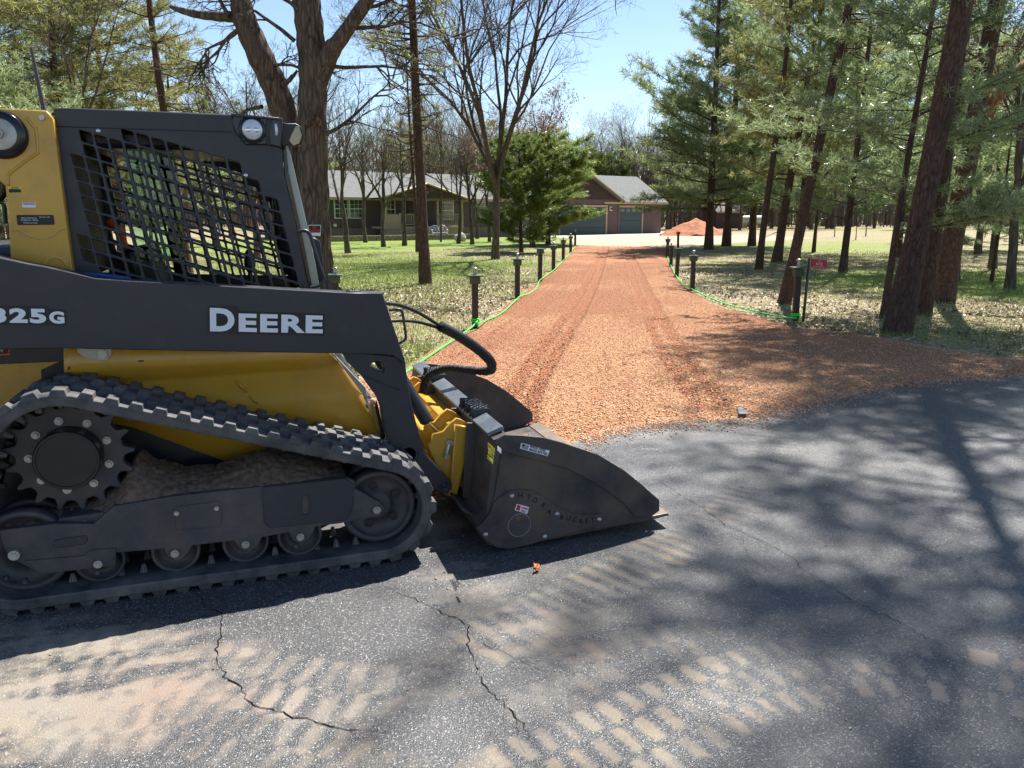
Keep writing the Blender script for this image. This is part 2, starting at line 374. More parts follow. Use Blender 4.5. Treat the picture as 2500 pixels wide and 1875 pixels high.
f1 = math2(nt, 'ADD', at.outputs['Fac'], math2(nt, 'MULTIPLY', math2(nt, 'SUBTRACT', sep.outputs[1], .5), .55), True)
base = mixc(nt, ramp(nt, noise(nt, co, 6, 5, .7), [(.35, 0.), (.65, .8)]), leaf, straw)
nt.links.new(mixc(nt, ramp(nt, f1, [(.3, 0.), (.72, 1.)]), base, grs), b.inputs['Base Color']); b.inputs['Roughness'].default_value = .85
b.inputs['Specular IOR Level'].default_value = .3
bump(nt, b, math2(nt, 'ADD', vc.outputs['Distance'], noise(nt, co, 50, 4)), .7, .03)
def ax(lo, hi, s, far):                 # fine inside, widening steps to the horizon
    a = list(np.arange(lo, hi, s)); st = s; p, q = a[0], a[-1]; L = []; Rr = []
    while p > -far: st *= 1.35; p -= st; L.append(p)
    st = s
    while q < far: st *= 1.35; q += st; Rr.append(q)
    return np.array(L[::-1]+a+Rr)
gx, gy = ax(-22, 40, .5, 2500), ax(-6, 80, .5, 2500)
ground = grid_mesh('ground', gx, gy, lambda X, Y: np.where(Y > 130, (np.clip(Y, 130, 400)-130)*.01, 0.)-.002, gm, attrs={'green': green_f})
tag(ground, 'lawn and woodland floor under fallen leaves', kind='structure')

# ---- asphalt road with dusty tread prints and cracks
def pxl(L): return [gr(*p) for p in L]
prints = [  # path, width, period, rows, strength, soft
    (pxl([(1880,1020),(1888,1100),(1865,1180),(1790,1255),(1660,1330),(1480,1420),(1330,1500),(1150,1590)]), .34, .088, 1, .68, .8),
    (pxl([(2060,1290),(1960,1190),(1930,1080),(1900,1010)]), .25, .088, 2, .25, .5),
    (pxl([(2560,1700),(2400,1655),(2200,1625),(2000,1625),(1800,1680),(1640,1755),(1450,1850),(1250,1930)]), .42, .092, 3, 1.35, .16),
    (pxl([(60,1640),(300,1600),(520,1640),(800,1690),(1000,1700)]), .36, .10, 2, .6, .55),
    (pxl([(-200,1760),(150,1770),(420,1740),(700,1790),(1000,1870)]), .40, .085, 3, .5, .5),
    (pxl([(1700,1560),(1500,1600),(1350,1680),(1150,1760)]), .30, .1, 2, .40, .5)]
def dust_f(X, Y):
    n = fbm(X, Y, 2.2, 21); n2 = fbm(X, Y, 9, 31); D = np.zeros_like(X)
    for (cx, cy), r, a in [(gr(60, 1740), .40, .62), (gr(380, 1650), .35, .45), (gr(60, 1560), .28, .4), (gr(1450, 1500), .38, .35), (gr(1560, 1330), .45, .25), (gr(1150, 1430), .25, .45), (gr(1280, 1560), .4, .3), (gr(900, 1780), .35, .25), (gr(1020, 1290), .3, .7), (gr(1800, 1240), .4, .25), (gr(1640, 1060), .5, .25)]:
        D += a*np.exp(-((X-cx)**2+(Y-cy)**2)/(r*r))*(.15+1.5*n)*(.25+1.1*smooth(fbm(X*1.6+Y*.7, Y*7-X*2.2, 1.6, 55), .36, .62))
    for L, wd, per, rows, st, soft in prints:
        wx, wy = (fbm(X, Y, 11, 81)-.5)*.03, (fbm(X, Y, 11, 85)-.5)*.03; T, S = line_st(X+wx, Y+wy, L); u = T/wd+.5; inside = smooth(.5-np.abs(u-.5), 0, .06)
        row = np.clip(np.floor(u*rows), 0, rows-1); blk = np.random.default_rng(3).random(4096)[((np.floor(S/per+row*.5)*7+row*131).astype(int)) % 4096]; ph = (S/per+row*.5+.12*np.sin(S*7)) % 1; fr = (u*rows) % 1
        cl = smooth(np.abs(ph-.5)*2, .40-soft*.25, .58+soft*.3)*(1 if soft > .4 else smooth(np.minimum(fr, 1-fr), .0, .16))
        D += st*inside*cl*(.6+.6*blk)*np.clip((.15 if soft > .1 else .5)+1.6*(fbm(X, Y, 3.1, 77)-.18), 0, 1.2)
    sd = poly_sd(X, Y, gravel_poly); D += .45*np.exp(-np.abs(np.minimum(sd, 0))/.16)*smooth(n2, .35, .7)
    n3 = fbm(X, Y, 26, 35); return np.clip(D*(.55+.9*n2)*(.45+1.1*n3), 0, 1)
am, nt, b = newmat('asphalt'); co = coords(nt)
at = nt.nodes.new('ShaderNodeAttribute'); at.attribute_name = 'dust'
sp = nt.nodes.new('ShaderNodeTexVoronoi'); sp.inputs['Scale'].default_value = 230; nt.links.new(co, sp.inputs['Vector'])
ss = nt.nodes.new('ShaderNodeSeparateColor'); nt.links.new(sp.outputs['Color'], ss.inputs[0])
ac = ramp(nt, ss.outputs[0], [(0., (.018, .019, .022)), (.6, (.040, .041, .046)), (.86, (.070, .071, .075)), (.95, (.16, .16, .16)), (1., (.40, .39, .37))])
ac = mixc(nt, ramp(nt, noise(nt, co, 1.6, 6, .65), [(.3, 0.), (.75, .38)]), ac, (.105, .103, .102))
fine = noise(nt, co, 90, 5, .8)
df = ramp(nt, math2(nt, 'MULTIPLY', math2(nt, 'ADD', math2(nt, 'MULTIPLY', fine, 1.1), .35), at.outputs['Fac']), [(.16, 0.), (.85, .80)])
tan = ramp(nt, noise(nt, co, 1.1, 3), [(.35, (.30, .235, .155)), (.5, (.27, .235, .19)), (.65, (.28, .205, .155))])
nt.links.new(mixc(nt, df, ac, tan), b.inputs['Base Color'])
nt.links.new(mixc(nt, df, ramp(nt, ss.outputs[1], [(0., .22), (.6, .55), (1., .7)]), (.95, .95, .95)), b.inputs['Roughness']); b.inputs['Specular IOR Level'].default_value = .55
bump(nt, b, math2(nt, 'ADD', math2(nt, 'MULTIPLY', sp.outputs['Distance'], .7), noise(nt, co, 220, 3)), .55, .004)
yy = [1.0]
while yy[-1] < 10.6: yy.append(yy[-1]+max(.012, .0042*yy[-1]))
asph_poly = [(-60, -8), (60, -8), (60, 11.5), (14, 9.55)]+[(x, y+.12) for x, y in asph_edge[::-1]]+[(-.1, 4.6), (-.9, 4.3), (-4.6, 4.3), (-60, 1.5)]
near = grid_mesh('road', np.arange(-3.6, 6.6, .0135), np.array(yy), lambda X, Y: .004+.0015*fbm(X, Y, 3, 3), am, mask=lambda X, Y: poly_sd(X, Y, asph_poly) > 0, attrs={'dust': dust_f})
tag(near, 'dark asphalt road with tan tread prints and cracks', kind='structure')
far = MB(); far.add([(-60, -8, .004), (60, -8, .004), (60, 1., .004), (-60, 1., .004)], [[0, 1, 2, 3]]); far.add([(-60, 1., .004), (-3.6, 1., .004), (-3.6, 4.25, .004), (-60, 1.5, .004)], [[0, 1, 2, 3]])
far.add([(6.58, 1., .004), (60, 1., .004), (60, 11.5, .004), (14, 9.4, .004), (6.58, 8.75, .004)], [[0, 1, 2, 3, 4]])
far.build('road_beyond', am, near)
near.name = 'road'
cracks = [[(478,1448),(492,1465),(498,1480),(522,1492),(542,1500),(540,1530),(541,1560),(528,1590),(530,1615),(545,1640),(560,1665),(580,1675),(598,1700),(620,1728),(650,1735),(690,1742),(712,1757),(750,1756),(790,1775),(850,1787),(920,1790),(985,1789)],
 [(938,1435),(980,1455),(1035,1475),(1080,1500),(1120,1515),(1145,1530),(1147,1560),(1143,1590),(1160,1620),(1165,1650),(1185,1680),(1230,1725),(1270,1765),(1300,1810),(1335,1875)],
 [(1155,1562),(1200,1585),(1250,1605),(1310,1635),(1380,1665)],
 [(1600,1170),(1660,1210),(1720,1245),(1770,1285),(1830,1310),(1890,1340),(1945,1370),(1955,1390),(2010,1425),(2090,1475),(2190,1520),(2260,1560),(2320,1590),(2400,1650)],
 [(1810,1310),(1825,1360),(1870,1395),(1950,1435)], [(2150,1245),(2260,1255),(2340,1270),(2390,1292),(2500,1290)], [(2390,1292),(2420,1315),(2500,1345)], [(2250,1345),(2330,1325),(2390,1312)],
 [(1255,1725),(1262,1790),(1290,1875)], [(1600,1875),(1560,1820),(1500,1760)], [(1420,1110),(1500,1140),(1600,1170)]]
cb = MB()
for ci, L in enumerate(cracks):
    P = [Vector(gr(*p)+(0.0075,)) for p in L]; pts = []
    for a, c in zip(P[:-1], P[1:]):
        k = max(2, int((c-a).length/.018))
        for i in range(k): pts.append(a.lerp(c, i/k)+Vector((random.gauss(0, .0042), random.gauss(0, .0042), 0)))
    wmax = .0021 if ci < 2 else (.0016 if ci == 3 else .0010); V = []
    for i, p in enumerate(pts):
        t = (pts[min(i+1, len(pts)-1)]-pts[max(i-1, 0)]).normalized(); q = Vector((-t.y, t.x, 0)); w = wmax*random.uniform(.3, 1.25)*min(1, (len(pts)-i)/12)*min(1, (i+3)/8)
        V += [p+q*w, p-q*w]
    cb.add(V, [[2*i, 2*i+1, 2*i+3, 2*i+2] for i in range(len(pts)-1)])
cb.build('crack', paint('crack_dark', (.012, .012, .013), 1.0, spec=0), near)

# ---- red gravel drive
ruts = [(pxl([(1250,1062),(1262,1000),(1290,940),(1340,860),(1395,780),(1440,700),(1465,640),(1478,604)]), .40, 1.), (pxl([(1735,1000),(1690,940),(1640,870),(1600,790),(1570,720),(1545,650),(1530,604)]), .40, .8),
        (pxl([(1090,900),(1180,850),(1290,770),(1370,700)]), .38, .35), (pxl([(1480,1040),(1500,900),(1520,760),(1515,640)]), .4, .18)]
def gravel_h(X, Y):
    sd = poly_sd(X, Y, gravel_poly)+.12*(fbm(X, Y, 5, 41)-.5)+.10*(fbm(X, Y, 22, 43)-.5)
    z = -.010+.051*smooth(sd, -.17, .34)+.012*(vnoise(X, Y, 13, 91)-.5)*smooth(.3-np.abs(sd), 0, .3)+.010*(fbm(X, Y, 1.5, 44)-.5)+.008*(vnoise(X, Y, 24, 46)-.5)+.007*(vnoise(X, Y, 45, 48)-.5)
    for L, wd, st in ruts:
        T, S = line_st(X, Y, L); u = np.abs(T)/(wd/2); ins = 1-smooth(u, .82, 1.05); berm = np.exp(-((u-1.15)/.12)**2)
        mid = 1-.6*np.exp(-(T/.03)**2)
        cl = (smooth(np.abs(((S/.088) % 1)-.5)*2, .3, .7)-.5)*np.clip(1.6-Y/14, .15, 1)
        z = z+st*smooth(sd, .05, .3)*(ins*(-.028+.030*cl)*mid+.015*berm*(.5+vnoise(X, Y, 9, 4)))
    return z
rm, nt, b = newmat('red_gravel'); co = coords(nt)
v1 = nt.nodes.new('ShaderNodeTexVoronoi'); v1.inputs['Scale'].default_value = 62; nt.links.new(co, v1.inputs['Vector'])
s1 = nt.nodes.new('ShaderNodeSeparateColor'); nt.links.new(v1.outputs['Color'], s1.inputs[0])
rc = ramp(nt, s1.outputs[0], [(0., (.26, .095, .045)), (.3, (.41, .165, .070)), (.6, (.51, .245, .105)), (.85, (.59, .34, .175)), (1., (.68, .50, .31))])
rc = mixc(nt, ramp(nt, noise(nt, co, .9, 5, .65), [(.35, 0.), (.7, .5)]), rc, (.55, .32, .165))
at = nt.nodes.new('ShaderNodeAttribute'); at.attribute_name = 'moist'
rc = mixc(nt, math2(nt, 'MULTIPLY', at.outputs['Fac'], .68), rc, (.30, .095, .04))
rc = mixc(nt, ramp(nt, voro(nt, co, 62, 'DISTANCE_TO_EDGE'), [(0., .75), (.09, 0.)]), rc, (.14, .05, .028))
nt.links.new(rc, b.inputs['Base Color']); b.inputs['Roughness'].default_value = .85; b.inputs['Specular IOR Level'].default_value = .3
v3 = voro(nt, co, 140, 'F1')
bump(nt, b, math2(nt, 'SUBTRACT', 1.0, math2(nt, 'ADD', v1.outputs['Distance'], math2(nt, 'MULTIPLY', v3, .3))), 1.0, .022)
def deep_red_f(X, Y):  # darker, redder gravel farther up the drive and along the ruts
    m = .75*smooth(fbm(X, Y, .7, 61), .30, .70)*smooth(Y, 6, 11)+.35*smooth(Y, 8, 14); 
    for L, wd, st in ruts:
        T, S = line_st(X, Y, L); a_ = np.abs(T); m = m+1.15*st*(1-smooth(a_/(wd/2), .75, 1.05))*(.25+.75*smooth(a_, .02, .06))*(.6+.6*vnoise(X, Y, 3, 6))
    return np.clip(m, 0, 1)
yy = [3.7]
while yy[-1] < 41.6: yy.append(yy[-1]+.0036*yy[-1])
xx = np.arange(-4.7, 14.05, .026)
driveway = grid_mesh('gravel_driveway', xx, np.array(yy), gravel_h, rm, mask=lambda X, Y: (poly_sd(X, Y, gravel_poly) > -.22) & (X < 14), attrs={'moist': deep_red_f}, smooth_=False)
tag(driveway, 'red crushed gravel driveway with tread ruts', kind='structure')
# tan gravel court and concrete apron in front of the garage
def flat(name, pts, z, mat, label):
    mb = MB(); mb.add([(x, y, z) for x, y in pts], [list(range(len(pts)))]); o = mb.build(name, mat); tag(o, label, kind='structure'); return o
tanm, nt, b = newmat('tan_gravel'); co = coords(nt)
c = ramp(nt, noise(nt, co, 14, 6, .8), [(.3, (.20, .145, .10)), (.5, (.36, .29, .21)), (.7, (.52, .44, .34))])
c = mixc(nt, ramp(nt, noise(nt, co, .45, 4), [(.4, 0.), (.7, .6)]), c, (.33, .20, .13)); nt.links.new(c, b.inputs['Base Color']); b.inputs['Roughness'].default_value = .9; bump(nt, b, noise(nt, co, 30, 4), .8, .03)
flat('gravel_court', [gr(*p) for p in [(1398,603),(1640,607),(1720,598),(1850,590),(1990,581),(1800,572),(1640,569),(1500,573),(1385,580),(1400,592)]], .003, tanm, 'tan gravel court in front of the garage')
conc = paint('concrete', (.50, .44, .37), .85, 0, .08, .6, .2, 40)
flat('concrete_apron', [gr(*p) for p in [(1369,580.5),(1500,577),(1640,571),(1660,567.3),(1620,566),(1500,570),(1369,573)]], .008, conc, 'pale concrete apron before the garage doors')
flat('garden_path', [gr(*p) for p in [(1085,581),(1240,575),(1369,579.5),(1369,574),(1240,571),(1100,575)]], .006, conc, 'pale path leading along the house')

# ---- loose stones, fallen leaves, grass blades
def scatter(name, n, gen, unit, mat, size, flatn=1., tilt=.4, smooth_=False):
    P = gen(n); n = len(P); S = RNG.uniform(size[0], size[1], n)
    U, Fu = unit; U = np.array(U, float); a = RNG.uniform(0, 6.283, n); t1 = RNG.normal(0, tilt, n); t2 = RNG.normal(0, tilt, n)
    V = U[None]*S[:, None, None]*np.array([1, 1, flatn])[None, None]; V = V*(1+RNG.normal(0, .16, V.shape))
    ca, sa = np.cos(a)[:, None], np.sin(a)[:, None]; x, y, z = V[..., 0], V[..., 1], V[..., 2]
    c1, s1 = np.cos(t1)[:, None], np.sin(t1)[:, None]; y, z = y*c1-z*s1, y*s1+z*c1
    c2, s2 = np.cos(t2)[:, None], np.sin(t2)[:, None]; x, z = x*c2+z*s2, -x*s2+z*c2
    x, y = x*ca-y*sa, x*sa+y*ca; V = np.stack([x, y, z], -1)+P[:, None, :]
    Fc = (np.array(Fu)[None]+(np.arange(n)*len(U))[:, None, None]).reshape(-1, len(Fu[0]))
    return link(name, meshdata(name, V.reshape(-1, 3), Fc, mat, smooth=smooth_))
octa = ([(1,0,0),(0,1,0),(-1,0,0),(0,-1,0),(0,0,.7),(0,0,-.5)], [(0,1,4),(1,2,4),(2,3,4),(3,0,4),(1,0,5),(2,1,5),(3,2,5),(0,3,5)])
def gen_grav(n):
    Y = 3.9*np.exp(RNG.random(n*3)**1.25*math.log(26/3.9)); X = RNG.uniform(-4, 10, n*3); s = poly_sd(X, Y, gravel_poly)
    k = (s > -.03) & (np.abs(X-Y*.1) < Y*.75+1); X, Y = X[k][:n], Y[k][:n]; return np.stack([X, Y, gravel_h(X, Y)+.003], 1)
def gen_edge(n):
    i = RNG.integers(0, len(asph_edge)-1, n); t = RNG.random(n); A = np.array(asph_edge); P = A[i]*(1-t)[:, None]+A[i+1]*t[:, None]
    P[:, 1] -= np.abs(RNG.normal(0, .16, n))-.10; return np.stack([P[:, 0], P[:, 1], np.full(n, .0085)], 1)
def gen_road(n):
    X = RNG.uniform(-2.5, 5, n); Y = RNG.uniform(1.9, 8, n); k = poly_sd(X, Y, gravel_poly) < -.1; return np.stack([X, Y, np.full(n, .0085)], 1)[k]
pebm, nt, b = newmat('loose_stone'); g = nt.nodes.new('ShaderNodeNewGeometry')
nt.links.new(ramp(nt, g.outputs['Random Per Island'], [(0., (.28, .11, .06)), (.4, (.50, .25, .125)), (.75, (.62, .39, .235)), (1., (.72, .58, .42))]), b.inputs['Base Color']); b.inputs['Roughness'].default_value = .8
tag(scatter('loose_gravel', 80000, gen_grav, octa, pebm, (.004, .0105), .75), 'small red stones lying on the drive', kind='stuff')
tag(scatter('scattered_stones', 7000, gen_edge, octa, pebm, (.003, .010), .7), 'red stones spilled onto the asphalt edge', kind='stuff')
pale, nt, b = newmat('pale_stone'); g = nt.nodes.new('ShaderNodeNewGeometry')
nt.links.new(ramp(nt, g.outputs['Random Per Island'], [(0., (.10, .08, .07)), (.5, (.35, .26, .2)), (1., (.6, .5, .42))]), b.inputs['Base Color'])
tag(scatter('road_grit', 420, gen_road, octa, pale, (.002, .0065), .6), 'grit and pebbles on the asphalt', kind='stuff')
curl = ([(-1,-.55,.12),(-.1,-.7,0),(1,-.3,.22),(1,.35,.28),(.1,.7,.02),(-1,.5,.2)], [(0,1,4),(0,4,5),(1,2,3),(1,3,4)])
def lawn_gen(lo, hi, dens):
    def f(n):
        Y = lo*np.exp(RNG.random(n*3)*math.log(hi/lo)); X = RNG.uniform(-.72, .78, n*3)*Y
        k = (poly_sd(X, Y, gravel_poly) < -.06) & (poly_sd(X, Y, asph_poly) < -.05) & (dens(X, Y) > RNG.random(n*3)); X, Y = X[k][:n], Y[k][:n]
        return np.stack([X, Y, np.full(len(X), .012)+RNG.random(len(X))*.018], 1)
    return f
lfm, nt, b = newmat('dry_leaf'); g = nt.nodes.new('ShaderNodeNewGeometry')
nt.links.new(ramp(nt, g.outputs['Random Per Island'], [(0., (.10, .05, .025)), (.35, (.22, .14, .075)), (.7, (.36, .27, .165)), (1., (.58, .49, .35))]), b.inputs['Base Color']); b.inputs['Roughness'].default_value = .55
tag(scatter('fallen_leaves', 62000, lawn_gen(7.5, 42, lambda X, Y: 2.0*(fbm(X, Y, .45, 71)-.28)-.7*green_f(X, Y)+.7*np.exp(-((X+1.)**2/9+(Y-16)**2/30))), curl, lfm, (.012, .029), 1., .45), 'dry oak leaves strewn over the lawn', kind='stuff')
blade = ([(-.05, 0, 0), (.05, 0, 0), (.10, .25, 1.)], [(0, 1, 2)])
grm, nt, b = newmat('grass_blade'); g = nt.nodes.new('ShaderNodeNewGeometry')
nt.links.new(ramp(nt, g.outputs['Random Per Island'], [(0., (.075, .125, .015)), (.5, (.19, .27, .035)), (.8, (.33, .36, .08)), (1., (.46, .39, .20))]), b.inputs['Base Color']); b.inputs['Roughness'].default_value = .5
tag(scatter('grass', 170000, lawn_gen(7.5, 34, lambda X, Y: green_f(X, Y)*1.3-.05), blade, grm, (.035, .085), 1., .35), 'short spring grass on the lawn', kind='stuff')
# ================================================================== COMPACT TRACK LOADER
L0 = empty('compact_track_loader', (MO[0], MO[1], 0.004), R(90)-MA)
tag(L0, 'yellow and charcoal tracked skid loader with black bucket, parked at the edge of the asphalt', 'track loader')
def hull(P):
    P = sorted(P); 
    def half(Q):
        h = []
        for p in Q:
            while len(h) > 1 and (h[-1][0]-h[-2][0])*(p[1]-h[-2][1])-(h[-1][1]-h[-2][1])*(p[0]-h[-2][0]) <= 0: h.pop()
            h.append(p)
        return h[:-1]
    return half(P)+half(P[::-1])
WH = [(.07, .61, .272), (1.335, .26, .215), (-.13, .25, .205)]
hp = hull([(cx+r*math.cos(a/100*math.pi), cz+r*math.sin(a/100*math.pi)) for cx, cz, r in WH for a in range(200)])
hp = np.array(hp+[hp[0]]); seg = np.hypot(*np.diff(hp, axis=0).T); cum = np.concatenate([[0], np.cumsum(seg)]); LEN = cum[-1]
NP = round(LEN/.092); PITCH = LEN/NP
def tp(s):
    s = s % LEN; q = np.array([np.interp(s, cum, hp[:, 0]), np.interp(s, cum, hp[:, 1])]); e = .012
    q2 = np.array([np.interp((s+e) % LEN, cum, hp[:, 0]), np.interp((s+e) % LEN, cum, hp[:, 1])]); q1 = np.array([np.interp((s-e) % LEN, cum, hp[:, 0]), np.interp((s-e) % LEN, cum, hp[:, 1])])
    t = q2-q1; t = t/np.hypot(*t); return q, t, np.array([t[1], -t[0]])      # outward normal for ccw path
def TP(s, off, v): q, t, n = tp(s); return (q[0]+n[0]*off, v, q[1]+n[1]*off)
def make_track(parent):
    mb = MB(); n = NP*6
    prof = [(-.022, .004), (-.014, .0), (.022, -.002), (.028, .008), (.028, .392), (.022, .402), (-.022, .40)]
    V = [TP(i*LEN/n, o, v) for i in range(n) for o, v in prof]; k = len(prof)
    mb.add(V, [[i*k+j, i*k+(j+1) % k, ((i+1) % n)*k+(j+1) % k, ((i+1) % n)*k+j] for i in range(n) for j in range(k)], 0, False)
    for i in range(NP):
        for v0, v1, ph, hh in ((-.006, .082, 0, .030), (.088, .185, .5, .030), (.20, .295, 0, .030), (.30, .406, .5, .030)):
            s = (i+ph)*PITCH; a, c = .062, .040; V = []
            for o, wd, ins in ((.020, a, 0), (hh+.017, c, .008)):
                V += [TP(s-wd/2, o, v0+ins*.8), TP(s+wd/2, o, v0+ins*.8), TP(s+wd/2, o, v1-ins), TP(s-wd/2, o, v1-ins)]
            mb.add(V, [[4, 5, 6, 7], [0, 1, 5, 4], [1, 2, 6, 5], [2, 3, 7, 6], [3, 0, 4, 7]])
    g = mb
    for i in range(NP):
        for vc in (.13, .27):
            s = (i+.25)*PITCH; V = []
            for o, wd, vw in ((-.010, .040, .045), (-.058, .014, .022)):
                V += [TP(s-wd/2, o, vc-vw/2), TP(s+wd/2, o, vc-vw/2), TP(s+wd/2, o, vc+vw/2), TP(s-wd/2, o, vc+vw/2)]
            g.add(V, [[4, 5, 6, 7], [0, 1, 5, 4], [1, 2, 6, 5], [2, 3, 7, 6], [3, 0, 4, 7]])
            if vc < .2:
                V = [TP(s+dx, o, v_) for dx, o, v_ in ((-.0045, -.022, vc-.0235), (.0045, -.022, vc-.0235), (.003, -.050, vc-.0145), (-.003, -.050, vc-.0145))]
                g.add(V, [[0, 1, 2, 3], [3, 2, 1, 0]], 1)
    t = mb.build('track', [K['rubber'], paint('worn_lug_metal', (.30, .28, .24), .4, .3)], parent, .0035, 2)
    return t
trk = make_track(L0)
trf = copy_tree(trk, L0); trf.location = (0, 1.50, 0)
# sprocket with star teeth
def star(c, r0, r1, n, v0, v1, name, mat, parent):
    P = []
    for i in range(n):
        for f, r in ((-.5, r0*.985), (-.30, r0), (-.20, r0+.012), (-.10, r1-.006), (0, r1), (.10, r1-.006), (.20, r0+.012), (.30, r0)):
            a = 2*math.pi*(i+f)/n; P.append((c[0]+r*math.cos(a), c[1]+r*math.sin(a)))
    return plateuv(name, [P, circ(c, .10, 32)], v0, v1-v0, mat, parent, .004)
SC = (.069, .611)
spk = star(SC, .205, .248, 17, .17, .215, 'sprocket', K['char_dusty'], L0)
m = MB(); m.lathe((SC[0], .18, SC[1]), (0, -1, 0), [(0, .20), (.004, .196), (.008, .165), (.008, .10)], 48); m.build('flange', K['char'], spk)
m = MB(); m.lathe((SC[0]+.004, .17, SC[1]+.002), (0, -1, 0), [(-.02, .125), (.085, .125), (.092, .121), (.092, .112), (.088, .110), (.088, .0)], 72, 0, False); m.build('hub_cover', K['black'], spk)
for i in range(9):
    a = 2*math.pi*(i+.35)/9+.1; c = (SC[0]+.152*math.cos(a), .172, SC[1]+.152*math.sin(a)); m = MB()
    m.cyl(c, (c[0], c[1]-.006, c[2]), .017, n=18); m.cyl((c[0], c[1]-.005, c[2]), (c[0], c[1]-.018, c[2]), .0115, n=6, sm=False); m.build('bolt', K['steel'], spk, .001)
def wheel(name, c, r, v0, v1, hub, mat, parent, spokes=0):
    m = MB(); t = r*.16
    m.lathe((c[0], v0, c[1]), (0, 1, 0), [(.012, r-t), (.0, r-t*.8), (0, r-.006), (.006, r), (v1-v0-.006, r), (v1-v0, r-.006), (v1-v0, r-t), (v1-v0-.012, r-t)], 48)
    m.lathe((c[0], v0, c[1]), (0, 1, 0), [(.012, r-t), (.035, r-t-.01), (.045, hub*1.5), (.020, hub*1.3), (.015, hub), (.015, 0.0)], 48)
    o = m.build(name, mat, parent); return o
idl = wheel('idler_wheel', M(925, 1240, .09), .176, .09, .15, .05, K['char_dusty'], L0)
ic = M(925, 1240, .09)
for i in range(5):
    m = MB(); a = 2*math.pi*i/5+.5; c = (ic[0]+.098*math.cos(a), .118, ic[1]+.098*math.sin(a)); m.lathe(c, (0, -1, 0), [(0, .020), (.001, .0)], 16); m.build('wheel_hole', K['black'], idl)
w2 = wheel('idler_wheel', (-.128, .232), .178, .10, .16, .05, K['char_dusty'], L0)
for o in (idl, w2):
    q = o.copy(); C.objects.link(q); q.parent = L0; q.location = (0, .14, 0)
RL = [(241, 1376), (428, 1350), (600, 1328), (733, 1310)]
for i, p in enumerate(RL):
    c = M(*p, .06); o = wheel('roller', (c[0], .158), .100-.003*i*0, .085, .145, .034, K['char_dusty'], L0)
    q = o.copy(); C.objects.link(q); q.parent = L0; q.location = (0, .15, 0)
# undercarriage frame
fr = [(0,1297,0),(139,1281),(229,1281),(278,1238),(420,1214),(641,1190),(845,1168),(866,1176),(868,1196,3),(927,1228,4),(938,1240,6),(934,1254,6),(926,1262,4),(855,1276),(770,1288),(764,1305,8),(752,1322,9),(733,1330,9),(716,1322,8),(705,1302,6),(640,1314),(632,1330,9),(618,1345,9),(600,1348,9),(582,1340,8),(572,1322,6),(470,1334),(460,1350,8),(446,1368,9),(428,1371,9),(410,1362,8),(400,1342,6),(284,1352),(283,1384),(99,1404),(20,1362),(6,1330),(0,1310)]
frame = plate('track_frame', [(p[0], p[1])+((.012*p[2]/8,) if len(p) > 2 else (.006,)) for p in fr], .060, .03, K['char_dusty'], L0, .003)
m = MB(); a = M(139, 1290, .09); b_ = M(860, 1190, .09)      # the box beam behind the visible plate
m.box(((a[0]+b_[0])/2, .21, .315), (b_[0]-a[0]-.02, .24, .14), Matrix.Rotation(-math.atan2(b_[1]-a[1], b_[0]-a[0]), 3, 'Y'))
m.build('frame_beam', K['char_dusty'], L0, .01)
cp = plate('cover_plate', [(641,1192),(845,1170),(865,1186),(860,1250),(845,1272),(657,1292),(645,1276)], .050, .012, K['char'], frame, .003, .012, [[(p[0], p[1]) for p in roundpoly([(737,1212),(755,1212),(755,1260),(737,1260)], 8)]])
plate('inspection_plate', [(425,1240),(540,1225),(541,1277),(535,1288),(430,1296)], .056, .006, K['char_dusty'], frame, .002, .012)
plate('slot_plate', [(128,1322),(215,1308),(213,1330),(131,1342)], .055, .008, K['char'], frame, .003, .02)
plate('lower_bracket', [(60,1372),(205,1360),(220,1346),(283,1341),(283,1384),(99,1404)], .052, .010, K['char_dusty'], frame, .002, .004)
for p, r in [((432, 1252), .010), ((529, 1240), .010)]+[(q, .017) for q in RL]+[((37, 1354), .021), ((919, 1244), .018)]:
    c = M(*p, .06); m = MB(); m.cyl((c[0], .062, c[1]), (c[0], .040, c[1]), r, n=20); m.cyl((c[0], .043, c[1]), (c[0], .032, c[1]), r*.62, n=6, sm=False); m.build('bolt', K['steel'], frame, .0012)
fa = copy_tree(frame, L0); fa.location = (0, 1.78, 0)
# sand and dirt riding on the frame
def dirt(px, w0, w1, mat, name):
    V = []; Fc = []; n = len(px); rows = 9
    for j in range(rows):
        f = j/(rows-1); w = w0+(w1-w0)*f
        for i, (x, y, yt) in enumerate(px):
            a = M(x, y, w0); t = M(x, yt, w0)[1]-a[1]
            z = a[1]-.012+t*math.sin(min(1, f*1.25)*math.pi*.5)**.8+random.gauss(0, .004)
            V.append((a[0]+f*.02+random.gauss(0, .003), w, z))
    for j in range(rows-1):
        for i in range(n-1): Fc.append([j*n+i, j*n+i+1, (j+1)*n+i+1, (j+1)*n+i])
    o = link(name, meshdata(name, V, Fc, mat, smooth=True), L0); s = o.modifiers.new('s', 'SUBSURF'); s.levels = 2; s.render_levels = 2
    tx = bpy.data.textures.new('dirt_noise', 'CLOUDS'); tx.noise_scale = .018; d = o.modifiers.new('d', 'DISPLACE'); d.texture = tx; d.strength = .022; d.mid_level = .5; d.texture_coords = 'LOCAL'
    return o
dp = [(x, np.interp(x, [0,139,229,278,420,641,845], [1297,1281,1281,1238,1214,1190,1168]), np.interp(x, [0,139,200,278,320,360,430,520,600,660,720,800,845], [1290,1266,1250,1205,1132,1160,1178,1174,1142,1128,1134,1152,1166])) for x in range(0, 846, 14)]
dirt(dp, .064, .33, K['dirt'], 'dirt_buildup')
